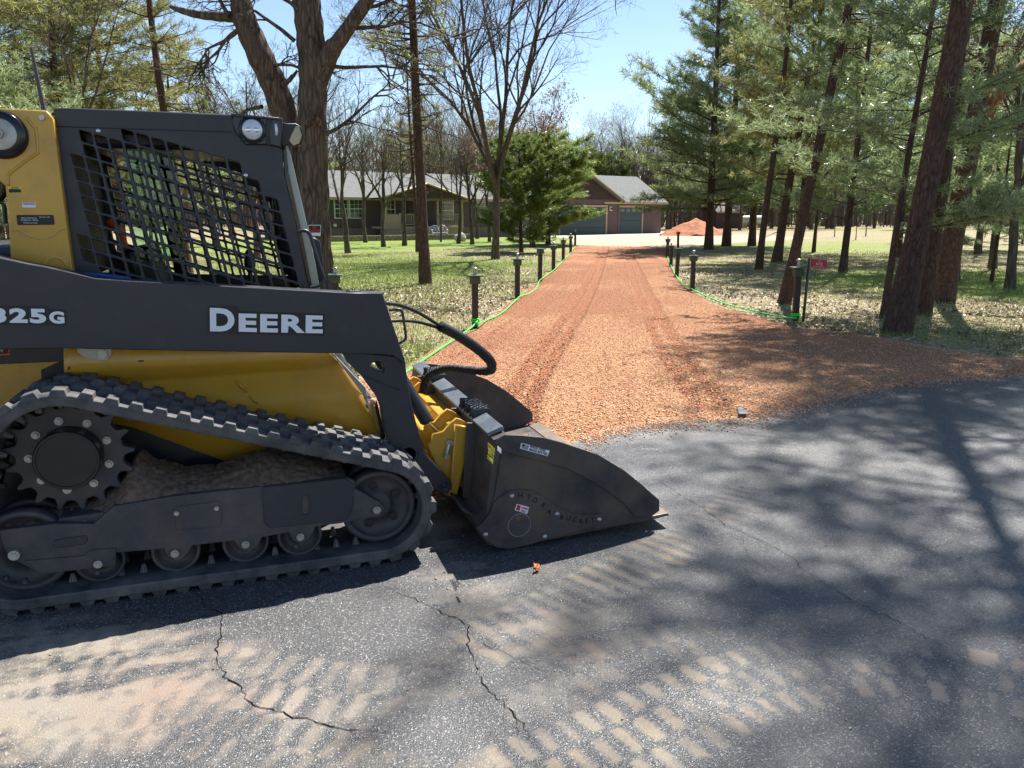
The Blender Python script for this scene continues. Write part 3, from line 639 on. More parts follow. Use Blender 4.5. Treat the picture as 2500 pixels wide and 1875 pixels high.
# hull behind everything (keeps light out), rear engine hood
m = MB(); m.box((.10, 1.01, .62), (2.0, .90, .80)); m.box((1.13, 1.01, .52), (.42, .88, .5)); m.build('chassis', K['black'], L0, .02)
m = MB(); m.box((-.62, .97, 1.16), (1.04, .96, .62)); m.build('engine_hood', K['char'], L0, .03)
# superstructure: stands inboard of the track edge
WOFF = .075; before = set(bpy.data.objects)
# yellow side panel with its pressed crease
def rowpts(line, w, n=28):
    xs = np.linspace(line[0][0], line[-1][0], n); return [M3(x, np.interp(x, [p[0] for p in line], [p[1] for p in line]), w) for x in xs]
rows = [rowpts([(155,832),(798,832)], .30), rowpts([(156,902),(812,872)], .30), rowpts([(157,912),(820,880)], .303), rowpts([(155,942),(832,893)], .400), rowpts([(150,952),(842,903)], .408),
        rowpts([(120,968),(300,1000),(885,965)], .405), rowpts([(60,1020),(308,1040),(582,1140),(760,1130),(942,1110)], .385)]
V = [p for r in rows for p in r]; n = 28
o = link('body_panel', meshdata('body_panel', V, [[j*n+i, j*n+n+i, j*n+n+i+1, j*n+i+1] for j in range(len(rows)-1) for i in range(n-1)], K['yellow'], smooth=True), L0)
sm = o.modifiers.new('s', 'SOLIDIFY'); sm.thickness = .004; body = o
plate('rear_panel', [(-120,880),(157,884),(157,905),(150,935),(105,968),(30,1015),(-120,1030)], .375, .02, K['yellow_dirty'], L0, .002)
plate('black_band', [(-120,846),(157,846),(157,884),(60,889),(-120,897)], .362, .02, K['black'], L0, .003)
plate('dark_shroud', [(100,905),(157,880),(157,930),(105,968)], .373, .004, K['decalblk'], L0, 0)
d = plate('warning_decal', [(-60,852),(24,852),(24,869),(-60,871)], .3600, .001, K['orange'], L0, 0)
plate('decal_face', [(-60,852),(21,852),(21,866),(-60,868)], .3592, .001, K['decalblk'], d, 0); mtext('decal_lettering', 'way', (-4,863), (9,862), .3585, 7, K['white'], d)
plate('mud_guard', [(270,1030),(308,1041),(582,1140),(720,1190),(400,1215),(330,1120)], .395, .012, K['char'], L0, .002)
for c0, c1, r in (((190, 860), (245, 873), 26),):
    m = MB(); c = M(250, 867, .285); m.cyl((c[0], .285, c[1]), (c[0], .300, c[1]), .020, n=24); m.build('latch_pin', K['steel'], L0, .002)
plate('latch_plate', [(186,845,.02),(270,845,.02),(272,868,.02),(262,882,.02),(246,883,.02),(205,874,.03),(190,862,.02)], .292, .008, paint('ivory_latch', (.50, .48, .40), .5), L0, .002)
for q in ([(338,882),(351,881),(351,885),(338,886)], [(167,897),(172,896),(170,905),(165,905)], [(891,987),(897,992),(900,1000),(895,998)]): plate('panel_slot', q, .298, .001, K['black'], body, 0)
for a, b_ in (((577, 930), (602, 960)), ((610, 968), (630, 988))):
    A_, B_ = M3(*a, .400), M3(*b_, .400); m = MB(); m.tube([A_, (A_+B_)/2+Vector((0, -.003, 0)), B_], [.003, .007, .003], 8); m.build('pressed_mark', K['yellow'], body)
plate('panel_edge_guard', [(815,866),(850,903),(893,948),(898,982),(884,962),(838,900)], .33, .03, paint('pale_guard', (.36, .35, .32), .4, 0, .2, 8, dust=.3), L0, .003, .004)
plate('inner_post', [(903,985),(925,1000),(946,1085),(950,1120),(925,1110),(915,1049)], .40, .05, K['yellow_dirty'], L0, .002)
plate('inner_strip', [(912,978),(920,980),(944,1080),(934,1080)], .385, .01, K['black'], L0, .001)
m = MB(); m.ball(M3(910, 983, .36), .016, sq=(1, 1, 1.3)); m.build('grease_lump', paint('mud_pink', (.45, .30, .22), .7), L0)

# ---- lift arm
boom = [(-260,560),(0,632),(60,645),(116,655),(177,669),(231,682),(309,688),(450,695),(700,709),(850,717),(934,718,.02),(958,790),(989,882,.03),(986,892),(975,880,.03),(958,869,.03),(880,866),(450,859),(150,853),(-60,857),(-260,870)]
leg = [(833,860),(988,875,0),(990,890,.02),(995,931),(1007,997),(1020,1048),(1035,1106,.02),(1048,1122,.02),(1096,1172,.01),(1104,1182,.02),(1104,1196,.02),(1094,1206,.02),(1080,1207,.02),(1063,1197),(1035,1182),(985,1140,.02),(952,1093,.03),(939,1048),(931,997,.03),(921,973,.03),(909,957,.03),(883,921,.02),(848,886)]
ft = [(920,883),(934,890,0),(940,905),(936,913),(922,906),(906,898),(905,890)]
arm = plate('lift_arm', boom, .16, .11, K['char'], L0, .004)
CT = M(998, 1111, .19)
legp = plate('lower_arm', leg, .185, .075, K['char'], L0, .004, 0, [circ((998, 1111), 19, 28), roundpoly(ft, 5)])
m = MB(); m.lathe((CT[0], .188, CT[1]), (0, -1, 0), [(0, .052), (.006, .050), (.007, .042), (.003, .034)], 36); m.lathe((CT[0], .19, CT[1]), (0, 1, 0), [(0, .034), (.4, .034), (.4, 0)], 36); m.build('tube_collar', K['char'], legp)
pb = M(1085, 1188, .185); m = MB(); m.lathe((pb[0], .19, pb[1]), (0, -1, 0), [(0, .030), (.012, .028), (.012, .020), (.006, .018), (.006, .010), (.014, .009), (.014, 0)], 30); m.build('pivot_pin', K['char'], legp)
A_, B_ = M3(889, 920, .184), M3(977, 953, .184); m = MB(); m.tube([A_, B_], .004, 8); m.build('weld_rib', K['char'], legp)
tube = MB(); tube.cyl((1.47, .26, .45), (1.47, 1.66, .45), .045, n=24); tube.build('cross_tube', K['char'], arm)
farm = copy_tree(arm, L0)
for ch in [q for q in bpy.data.objects if q.parent == farm and q.name.startswith('cross_tube')]: bpy.data.objects.remove(ch)
farm.location = (0, 1.48, -.16)
# lettering on the boom
plate('lettering_backing', [(507,748),(579,750),(586,762),(794,768),(792,822),(576,817),(507,813)], .1585, .0015, K['decalblk'], arm, 0, .006)
mtext('lettering', 'D', (513, 811), (573, 812), .1575, 57, K['white'], arm, .042)
mtext('lettering', 'EERE', (583, 812), (788, 816), .1575, 44, K['white'], arm, .042)
plate('number_backing', [(-60,748),(117,751),(124,757),(162,759),(162,797),(112,797),(-60,794)], .1585, .0015, K['decalblk'], arm, 0, .006)
mtext('number', '325', (-22, 790), (114, 792), .1575, 36, K['white'], arm, .05)
mtext('number', 'G', (121, 792), (158, 793), .1575, 30, K['white'], arm, .05)

# ---- rear tower
tow = plate('rear_tower', [(-200,235,0),(0,267,0),(113,273,.025),(129,292,.01),(131,305),(178,668),(184,740),(28,740),(27,640),(20,520),(13,455,.01),(0,445),(-200,420)], .40, .06, K['yellow'], L0, .003)
q = copy_tree(tow, L0); q.location = (-.06, 1.06, 0)
bc = M(3, 331, .39); m = MB()
m.lathe((bc[0], .40, bc[1]), (0, -1, 0), [(0, .098), (.025, .094), (.032, .088), (.034, .062)], 40); m.build('rubber_mount', K['gloss'], tow)
m = MB(); m.lathe((bc[0], .368, bc[1]), (0, -1, 0), [(-.004, .064), (.004, .062), (.004, 0)], 36); m.cyl((bc[0]-.004, .365, bc[1]+.002), (bc[0]-.004, .350, bc[1]+.002), .022, n=6, sm=False); m.cyl((bc[0]-.004, .352, bc[1]+.002), (bc[0]-.004, .342, bc[1]+.002), .011, n=16); m.build('mount_washer', K['steel'], tow, .001)
c = M(103, 290, .40); m = MB(); m.cyl((c[0], .40, c[1]), (c[0], .388, c[1]), .012, n=6, sm=False); m.build('bolt', K['steel'], tow, .0015)
def bead(pts, w, r, mat=K['yellow_line'], name='weld_bead'):
    m = MB(); m.tube(bez([M3(x, y, w) for x, y in pts], 6), r, 6); return m.build(name, mat, tow)
bead([(66,290),(80,310),(88,318),(92,365),(93,376),(80,384),(25,425),(20,435),(20,455)], .399, .006, K['yellow'])
bead([(30,566),(38,563),(50,565),(75,580),(100,585),(125,581),(145,565),(158,562)], .3995, .0035)
bead([(108,652),(114,640),(128,632),(142,632),(156,640),(166,654)], .3995, .0035)
pl = plate('maker_plate', [(40,527),(131,527),(134,551),(43,552)], .3985, .0015, K['decalblk'], tow, 0, .006)
mtext('plate_print', 'PIN SERIAL NO. 1T0325GK', (52, 542), (94, 542), .398, 4, K['white'], tow); mtext('plate_print', 'MADE IN USA', (58, 548), (92, 548), .398, 3, K['white'], tow)
mtext('plate_print', 'PRODUCT IDENTIFICATION', (52, 536), (90, 536), .398, 3, K['white'], tow); mtext('plate_print', 'MASS KG  4320', (96, 534), (122, 534), .398, 3, K['white'], tow)
pl = plate('ices_label', [(54,497),(87,497),(88,509),(55,509)], .3985, .0015, K['white'], tow, 0, .003); mtext('label_print', 'CANADA ICES-002', (57, 502), (85, 502), .398, 4, paint('ink_blue', (.02, .05, .3), .5), tow)
pl = plate('caution_label', [(19,459),(52,459),(53,473),(20,474)], .3985, .0015, K['yel_txt'], tow, 0, .003); plate('label_field', [(21,464),(51,464),(52,472),(22,473)], .3978, .001, K['decalblk'], tow, 0, .002); mtext('label_print', 'CAUTION', (27, 463), (46, 463), .3975, 3.5, K['decalblk'], tow)
m = MB(); m.tube(bez([M3(-30, 430, .6), M3(-5, 440, .6), M3(8, 452, .6), M3(4, 475, .6), M3(-20, 500, .6)], 6), .022, 8); m.tube(bez([M3(-20, 480, .6), M3(8, 500, .6), M3(12, 530, .6), M3(14, 548, .6)], 6), .010, 8); m.build('rear_hose', K['black'], L0)
m = MB(); A_, B_ = M3(107, 270, .9), M3(76, 118, .9); m.cyl(A_, B_, .011, .007, n=10); m.build('antenna', paint('antenna_grey', (.07, .055, .06), .5), L0)

# ---- cab
cabp = [(130,267,.02),(350,273),(567,283),(690,290),(690,330,0),(688,366),(694,431),(725,565),(762,745),(186,745),(178,650),(150,430)]
reg = [(185,352),(215,330),(240,322),(302,330),(345,336),(511,360),(557,380),(595,415),(637,450),(676,486),(692,544),(730,730),(340,730),(250,690),(212,630),(204,598),(185,422)]
def inpoly(p, P):
    c = False
    for i in range(len(P)):
        (x1, y1), (x2, y2) = P[i], P[i-1]
        if (y1 > p[1]) != (y2 > p[1]) and p[0] < (x2-x1)*(p[1]-y1)/(y2-y1)+x1: c = not c
    return c
E1 = Vector((37.2, 10.6)); E2 = Vector((8.7, 34.6)); HO = Vector((322, 369)); holes = []
for i in range(-8, 14):
    for j in range(-6, 14):
        c = HO+E1*i+E2*j
        if inpoly(c, reg):
            q = [c+E1*a*.5+E2*b_*.5 for a, b_ in ((-.80, -.80), (.80, -.80), (.80, .80), (-.80, .80))]
            if all(inpoly(k*1.0, [(140, 300), (560, 300), (690, 420), (752, 740), (190, 740)]) for k in q): holes.append(roundpoly([tuple(k) for k in q], 5, 3))
            elif c.y < 690: pass
cab = plate('cab_side', cabp, .45, .035, K['char'], L0, .004, 0, holes)
tag(cab, 'charcoal cab side with square lattice window guard')
cab2 = plateuv('cab_side', [[M(p[0], p[1], .45)+tuple(p[2:]) for p in cabp]]+[[M(q[0], q[1], .45) for q in h] for h in holes], 1.38, .035, K['char'], L0, .003)
def uvz(x, y, w=.45): return M(x, y, w)
rf = MB(); a, b_ = uvz(133, 268), uvz(600, 284)
rf.box(((a[0]+b_[0])/2, .955, 2.025), (b_[0]-a[0], .92, .05)); rf.build('cab_roof', K['char'], L0, .012)
m = MB(); a, b_ = uvz(140, 300), uvz(180, 700); m.box(((a[0]+b_[0])/2-.01, .955, 1.66), (.05, .90, .70)); m.build('cab_rear', K['black'], L0)
for s in (.50, 1.38):
    A_ = Vector((uvz(680, 380)[0]-.03, s, 1.92)); B_ = Vector((uvz(745, 690)[0]-.04, s, 1.25)); m = MB(); m.tube([A_, B_], .03, 8); m.build('cab_pillar', K['black'], L0)
m = MB(); m.tube([Vector((.42, 1.38, 2.0)), Vector((.46, 1.38, 1.2))], .028, 8); m.build('cab_pillar', K['black'], L0)
m = MB(); m.box((.62, 1.37, 1.235), (1.15, .05, .055), Matrix.Rotation(R(2.5), 3, 'Y')); m.build('cab_sill', K['black'], L0, .008)
# seam line, rivet buttons
m = MB(); m.tube([M3(136, 311, .449), M3(566, 325, .449)], .0018, 6); m.build('roof_seam', K['decalblk'], cab)
for p in ((240, 322), (600, 430)):
    c = M3(*p, .45); m = MB(); m.lathe(c, (0, -1, 0), [(0, .0115), (.004, .0105), (.008, .006), (.009, 0)], 20); m.build('button_bolt', K['chrome'], cab)
c = M3(158, 528, .45); m = MB(); m.box(c, (.012, .012, .008)); m.build('latch_nub', K['black'], cab)
# panes
def pane(name, px, w, mat): return plate(name, px, w, .004, mat, L0, 0)
pane('side_glass', [(300,345),(425,350),(452,640),(330,640)], .62, K['greenglass'])
m = MB(); a, b_ = uvz(690, 370), uvz(765, 700); m.add([(a[0]+.01, .49, a[1]), (b_[0], .49, b_[1]), (b_[0], 1.40, b_[1]), (a[0]+.01, 1.40, a[1])], [[0, 1, 2, 3]]); m.build('door_pane', K['glass'], L0)
plate('front_door', [(697,350,0),(705,362),(713,392),(752,560),(770,640),(782,712),(757,712),(733,560),(703,425),(697,385)], .475, .05, K['frost'], L0, .004, .01)
plate('door_seal', [(691,366),(699,368),(705,425),(735,560),(764,712),(756,712),(726,565),(695,431)], .462, .03, K['gloss'], L0, .002)
plate('lock_housing', [(745,585,.02),(765,581,.02),(782,590,.02),(789,640),(792,690,.02),(772,705,.02),(752,650)], .50, .05, K['black'], L0, .006)
m = MB(); m.tube(bez([M3(x, y, .44) for x, y in ((726,568),(742,565),(756,573),(766,605),(784,660),(791,682),(783,697),(770,702),(756,704))], 6), .0085, 10); m.build('grab_handle', K['char'], L0)
m = MB(); m.tube(bez([M3(x, y, .62) for x, y in ((645,495),(636,520),(648,560),(662,578),(690,580))], 6), .008, 10); m.build('inner_handle', paint('grey_tube', (.12, .16, .16), .4), L0)
# work lights and visor
lh = plate('light_housing', [(566,280,0),(690,291),(688,366,.005),(681,362,.01),(655,356,.01),(600,356,.03),(574,325,.03),(567,300)], .436, .05, K['gloss'], L0, .006)
plate('housing_lid', [(564,279),(680,289),(686,296),(640,291),(566,286)], .425, .07, K['char'], lh, .002)
lc = M3(616, 319, .436); m = MB(); m.lathe(lc, (0, -1, 0), [(0, .062), (.006, .060), (.008, .050), (.012, .046)], 36); m.build('lamp_bezel', K['black'], lh)
m = MB(); m.lathe(lc, (0, -1, 0), [(.004, .046), (.012, .044), (.017, .030), (.019, .0)], 32); wl = m.build('work_light', K['lamp'], lh)
for dx in (-.017, .017):
    m = MB(); m.ball((lc[0]+dx, lc[1]-.014, lc[2]-.002), .015, sq=(1, .45, 1)); m.build('reflector', K['chrome'], lh)
for dx, dz in ((-.043, .043), (.043, .043), (-.043, -.043), (.043, -.043)):
    m = MB(); m.cyl((lc[0]+dx, .437, lc[2]+dz), (lc[0]+dx, .428, lc[2]+dz), .006, n=8); m.build('screw', K['black'], lh)
c = M3(677, 320, .47); m = MB(); m.lathe((c.x-.012, c.y, c.z), (1, 0, 0), [(0, .044), (.010, .042), (.016, .03), (.018, 0)], 30); m.build('work_light', K['lamp'], lh)
plate('light_divider', [(650,292),(664,293),(658,325),(662,357),(650,355),(648,325)], .430, .02, K['black'], lh, .003)
vis = plate('visor', [(676,296,.0),(700,303),(722,303,.02),(737,312,.02),(742,335,.02),(736,355,.02),(716,362,.02),(702,356),(690,362)], .46, .03, K['black'], L0, .005)
plate('visor_face', [(706,345),(712,330),(722,310),(731,311,.01),(737,334,.02),(731,352,.02),(716,358,.01)], .457, .004, K['visor'], vis, .001)
# cab interior
seat = MB(); seat.box((.36, .95, 1.24), (.14, .48, .42), Matrix.Rotation(R(-12), 3, 'Y')); seat.box((.52, .95, 1.02), (.40, .48, .10)); sb = seat.build('seat', K['black'], L0, .04, 3)
m = MB()
m.tube(bez([M3(x, y, 1.0) for x, y in ((262,540),(285,560),(303,600),(318,650),(345,700))], 5), .022, 6); m.build('seat_belt', K['orange'], L0)
for v_ in (.72, 1.18):
    m = MB(); m.cyl((.83, v_, 1.12), (.84, v_, 1.33), .012, n=10); m.ball((.84, v_, 1.36), .035, sq=(.8, .8, 1.5)); m.box((.80, v_, 1.12), (.14, .10, .10)); m.build('joystick', K['black'], L0, .004)
m = MB(); m.box((1.02, 1.30, 1.66), (.07, .07, .20)); m.box((.62, .95, 1.93), (.9, .8, .08)); m.build('cab_lining', K['black'], L0, .02)
m = MB(); m.tube(bez([M3(x, y, .9) for x, y in ((480,492),(510,518),(530,540),(538,580))], 5), .006, 6); m.build('grab_wire', paint('grey_bar', (.4, .4, .4), .3), L0)
m = MB(); m.tube(bez([M3(x, y, .43) for x, y in ((190,672),(250,675),(310,683),(318,686))], 5), .011, 8); m.build('loom_hose', K['blue'], L0)

# ---- coupler
cpl = plate('quick_coupler', [(1057,1063),(1082,1056),(1100,1036,.02),(1115,1023,.01),(1128,1027,.01),(1155,1045),(1155,1062),(1117,1208),(1095,1214,.02),(1064,1195),(1064,1132,.01),(1054,1112,.02),(1046,1090,.01),(1054,1082,.01)], .285, .022, K['yellow'], L0, .003)
plate('coupler_post', [(1113,1040),(1155,1047),(1117,1210),(1093,1213),(1100,1180)], .245, .10, K['yellow'], cpl, .006)
for v_ in (.20, .92, 1.10):
    q = cpl.copy(); C.objects.link(q); q.parent = cpl; q.parent = L0; q.location = (0, v_, 0)
m = MB(); a = M(1120, 1075, .3); m.box((a[0]+.02, .93, a[1]+.02), (.10, 1.20, .07)); m.box((a[0]-.01, .93, .22), (.07, 1.25, .06)); m.box((a[0]-.10, .93, a[1]-.06), (.16, .85, .10), Matrix.Rotation(R(25), 3, 'Y')); m.build('coupler_beam', K['yellow'], cpl, .012)
c = M3(1096, 1083, .28); c2 = M3(1088, 1113, .28); m = MB(); m.cyl(c, c+Vector((0, -.012, 0)), .019, n=18); m.tube([c+Vector((0, -.014, 0)), c2+Vector((0, -.014, 0))], [.012, .014], 8); m.cyl(c2, c2+Vector((0, -.03, 0)), .013, n=16); m.build('lock_lever', K['steel'], cpl, .002)
for vo in (.42, 1.34):
    a, b_, r_ = M3(965, 905, .42), M3(1040, 1027, .42), M3(1085, 1068, .42); s = Vector((0, vo-.42, 0)); m = MB()
    m.cyl(a+s, b_+s, .036, n=28); m.cyl(b_+s, b_+s+(b_-a).normalized()*.012, .037, .030, n=28); m.build('tilt_cylinder', K['char'], L0, .003)
    cy = [q for q in bpy.data.objects if q.name.startswith('tilt_cylinder')][-1]; m = MB(); m.cyl(b_+s, r_+s, .013, n=16); m.build('cylinder_rod', K['chrome'], cy)

for o in set(bpy.data.objects)-before:
    if o.parent == L0: o.location.y += WOFF
WOFF = 0.0
# ---- bucket
BW = -.04
prof = [(1.935, .580), (1.872, .562), (1.862, .50), (1.845, .30), (1.83, .19), (1.79, .136), (1.80, .09), (1.84, .04), (1.90, .012), (2.0, .010), (2.35, .030), (2.76, .052), (2.83, .060)]
pin = [(1.955, .568), (1.925, .545), (1.920, .50), (1.905, .30), (1.890, .19), (1.850, .150), (1.845, .110), (1.88, .066), (1.925, .030), (2.0, .022), (2.35, .042), (2.76, .066), (2.83, .066)]
V = []; k = len(prof)
for v_ in (BW+.010, 1.862): V += [(u, v_, z) for u, z in prof]+[(u, v_, z) for u, z in pin]
m = MB(); m.add(V, [[i, i+1, 2*k+i+1, 2*k+i] for i in range(k-1)]+[[k+i+1, k+i, 3*k+i, 3*k+i+1] for i in range(k-1)]+[[k-1, 2*k-1, 4*k-1, 3*k-1], [0, 2*k, 3*k, k]]+[[i, k+i, k+i+1, i+1] for i in range(k-1)]+[[2*k+i, 2*k+i+1, 3*k+i+1, 3*k+i] for i in range(k-1)])
bk = m.build('bucket', K['bucket'], L0)
side = [(1207,1082),(1230,1064,.012),(1272,1065),(1330,1071),(1377,1084),(1462,1113),(1525,1151),(1567,1185),(1610,1223),(1610,1249),(1576,1273),(1399,1303),(1290,1333),(1242,1343,.02),(1213,1339,.03),(1183,1320,.03),(1162,1291,.005),(1185,1276),(1200,1258),(1226,1101)]
s1_ = plate('side_plate', side, BW, .012, K['bucket'], bk, .002)
uv = [M(p[0], p[1], BW) for p in side]; plateuv('side_plate', [uv], 1.86, .012, K['bucket'], bk, .002)
plate('rim_plate', [(1207,1082),(1230,1064,.01),(1272,1065),(1330,1071),(1377,1084),(1462,1113),(1525,1151),(1567,1185),(1610,1223),(1610,1249),(1576,1266),(1550,1262),(1525,1231),(1481,1199),(1424,1165),(1381,1145),(1325,1127),(1270,1116),(1249,1110),(1227,1100)], BW-.010, .010, K['bucket'], bk, .0015)
plate('wear_plate', [(1180,1277,.01),(1198,1255,.03),(1204,1235,.02),(1216,1219,.03),(1240,1203,.03),(1270,1197,.03),(1299,1201,.03),(1325,1214,.03),(1352,1235,.03),(1388,1253,.03),(1424,1259,.02),(1462,1257,.01),(1474,1266,.01),(1468,1278,.01),(1440,1290),(1399,1301),(1290,1331),(1242,1341,.02),(1213,1337,.03),(1183,1318,.03),(1166,1292)], BW-.008, .008, K['bucket'], bk, .0015)
m = MB(); m.box((2.775, .915, .066), (.10, 1.90, .016), Matrix.Rotation(R(-4), 3, 'Y')); m.build('cutting_edge', paint('worn_edge', (.16, .12, .09), .5, .2, .3, 9), bk, .003)
m = MB(); m.box((1.900, .93, .585), (.085, 1.80, .022), Matrix.Rotation(R(-20), 3, 'Y')); m.build('top_bar', K['bucket_bright'], bk, .004)
for v_ in (.28, .60, 1.22, 1.50):
    m = MB(); m.box((1.835, v_, .37), (.05, .02, .40), Matrix.Rotation(R(4), 3, 'Y')); m.build('back_rib', K['bucket'], bk, .003)
m = MB(); m.box((1.80, .93, .15), (.14, 1.70, .014), Matrix.Rotation(R(35), 3, 'Y')); m.build('lower_shelf', K['bucket'], bk, .003)
for vc in (.44, 1.35):
    m = MB()
    for i in range(5):
        vv = vc+(i-2)*.052
        for jx in range(3):
            cu_ = (1.875+jx*.030+(.015 if i % 2 else 0), vv, .60-jx*.002)
            m.lathe(cu_, (0, 0, 1), [(0, .0155), (.034, .0165), (.034, .0130), (0, .012)], 12)
    for i in range(6):
        vv = vc+(i-2.5)*.052; m.add([(1.855, vv, .575), (1.965, vv, .585), (1.95, vv, .628), (1.873, vv, .628)], [[0, 1, 2, 3], [3, 2, 1, 0]])
        m.box((1.912, vv, .604), (.085, .004, .05))
    m.build('step_grip', K['char'], bk, .001, 1)
for p in ((1250, 1213), (1360, 1257), (1463, 1270), (1186, 1307), (1330, 1312)):
    c = M3(*p, BW-.008); m = MB(); m.lathe(c, (0, -1, 0), [(0, .0125), (.004, .0115), (.007, .007), (.008, 0)], 18); m.build('carriage_bolt', K['steel'], bk)
c = M3(1268, 1284, BW-.008); m = MB(); m.tube([Vector((c.x+.058*math.cos(a), c.y, c.z+.058*math.sin(a))) for a in [2*math.pi*i/40 for i in range(41)]], .003, 6); m.build('weld_ring', K['bucket_bright'], bk)
c = M3(1266, 1267, BW-.008); m = MB(); m.lathe(c, (0, -1, 0), [(0, .014), (.003, .012), (.003, .004), (0, .003)], 18); m.build('grease_fitting', paint('rusty', (.16, .08, .05), .7), bk)
# cut lettering on the side
m = MB(); letters = [('H', 500, 968, 6), ('Y', 618, 985, 12), ('D', 703, 1035, 28), ('R', 812, 1105, 38), ('A', 890, 1190, 30), ('B', 1062, 1262, 10), ('U', 1150, 1275, 8), ('C', 1235, 1298, 4), ('K', 1325, 1315, 0), ('E', 1400, 1312, -4), ('T', 1478, 1300, -6)]
for ch, zx, zy, ang in letters:
    me, a = text_mesh(ch, .0, .01); mn, mx = a.min(0), a.max(0); f = (a-(mn+mx)/2)/(mx[1]-mn[1]); c = M3(1180+zx*.1808, 1040+(zy-22)*.1808, BW-.009); s = .024; ca, sa = math.cos(-R(ang)), math.sin(-R(ang))
    m.add([(c.x+s*(p[0]*ca-p[1]*sa), c.y-.0006, c.z+s*(p[0]*sa+p[1]*ca)) for p in f], [list(q.vertices) for q in me.polygons]); bpy.data.meshes.remove(me)
m.build('cut_lettering', K['decalblk'], bk)
st = plate('flag_sticker', [(1273,1083),(1342,1102),(1337,1116),(1269.5,1097)], BW-.0112, .001, K['white'], bk, 0, .002)
mtext('sticker_print', 'MADE HERE.', (1293.5, 1094), (1332, 1105), BW-.0118, 5.6, K['decalblk'], bk, .02); mtext('sticker_print', 'MADE BETTER.', (1292, 1101.5), (1336, 1114), BW-.0118, 5.6, K['decalblk'], bk, .02)
plate('sticker_flag', [(1275.5,1085.5),(1291.5,1090),(1288.5,1100.5),(1272.5,1096.5)], BW-.0116, .0008, paint('sticker_grey', (.25, .27, .28), .5), st, 0); plate('sticker_canton', [(1275.5,1085.5),(1281.5,1087),(1280,1092.5),(1274,1091)], BW-.0119, .0006, K['decalblk'], bk, 0)
st = plate('grease_sticker', [(1262,1232),(1292,1240),(1287,1257),(1256,1247)], BW-.0092, .001, K['white'], bk, 0, .004)
plate('sticker_field', [(1263.5,1234),(1272,1236.5),(1268,1249.5),(1259,1246)], BW-.0097, .0008, K['red'], bk, 0, .001)
mtext('sticker_print', 'GREASE', (1272.5, 1243.5), (1288.5, 1247.5), BW-.0098, 5, K['red'], bk, .03); mtext('sticker_print', 'DAILY', (1271, 1251), (1284, 1254.2), BW-.0098, 5, K['red'], bk, .03)
def onback(x, y, u0=1.838):              # point seen at (x,y) on the back plate, in machine space
    r = ray(x, y); t = (u0+MO[0]*MU[0]+MO[1]*MU[1])/(r[0]*MU[0]+r[1]*MU[1]); X = t*r[0]-MO[0]; Y = t*r[1]-MO[1]
    return Vector((u0, X*MV[0]+Y*MV[1], H+t*r[2]))
for s_, p, wd, ht in (('ROTTERER', (1191, 1097), .11, .030), ('&', (1196, 1103), .02, .018), ('SCHUETZ', (1192, 1110), .085, .026), ('ATTACHMENTS', (1190, 1118), .09, .012), ('INCORPORATED', (1190, 1122), .09, .010)):
    text_on('back_lettering', s_, onback(*p), (0, -1, 0), (0.04, 0, 1), wd, ht, K['yel_txt'], bk, .03)
for i in range(3):
    c = onback(1219, 1096+i*4.2); m = MB(); m.box((c.x, c.y, c.z), (.002, .055, .004)); m.build('back_stripe', K['white'], bk)
# ---- hydraulics
m = MB(); hsv = bez([M3(1076,798,.55), M3(1120,822,.60), M3(1165,853,.64), M3(1196,882,.66), M3(1200,903,.74), M3(1180,908,.84), M3(1140,905,.92), M3(1098,901,1.0), M3(1068,907,1.05), M3(1047,920,1.08), M3(1036,940,1.1), M3(1031,962,1.1)], 14)
m.tube(hsv, [(.028 if i < 48 else .0235)*(1+(.13*math.sin(i*1.9)+.09*random.uniform(-1, 1))*(1 if i > 44 else .15)) for i in range(len(hsv))], 14); m.build('hose_sleeve', K['hose'], L0)
m = MB(); m.tube(bez([M3(940,742,.35), M3(975,747,.4), M3(1015,762,.46), M3(1050,782,.52), M3(1080,802,.56)], 6), .0095, 8); m.tube(bez([M3(945,786,.4), M3(985,785,.45), M3(1020,788,.5), M3(1050,796,.53), M3(1080,806,.57)], 6), .0085, 8); m.build('hydraulic_hose', K['black'], L0)
m = MB(); m.tube(bez([M3(x, y, .30) for x, y in ((950,760),(970,757),(981,762),(985,780),(991,822),(988,832),(974,841))], 6), .0065, 8); m.build('hose_guide', K['char'], L0)
plate('arm_cap', [(846,712),(850,705),(856,712),(940,716),(936,722),(846,719)], .28, .02, K['bucket_bright'], L0, .001)
# ================================================================== TREES
BK = {'oak': bark('oak_bark', (.016, .011, .008), (.19, .145, .11), 8, 1.0), 'pine': bark('pine_bark', (.030, .019, .015), (.155, .095, .07), 12, .9, .3),
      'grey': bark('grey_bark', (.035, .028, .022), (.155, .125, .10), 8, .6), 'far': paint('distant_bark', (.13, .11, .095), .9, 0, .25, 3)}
LF = {'pine': leafmat('pine_needles', (.14, .19, .075), (.32, .38, .17), .55, .36), 'soft': leafmat('white_pine_needles', (.17, .235, .10), (.40, .49, .24), .56, .30),
      'olive': leafmat('olive_needles', (.15, .16, .055), (.36, .36, .14), .55, .40), 'dark': leafmat('spruce_needles', (.028, .052, .028), (.075, .115, .05), .2, .45),
      'bright': leafmat('bright_needles', (.085, .14, .03), (.24, .31, .08), .45, .4), 'brown': leafmat('brown_leaves', (.16, .07, .04), (.36, .19, .12), .35, .5),
      'bud': leafmat('bud_leaves', (.20, .17, .05), (.36, .30, .09), .4, .5)}
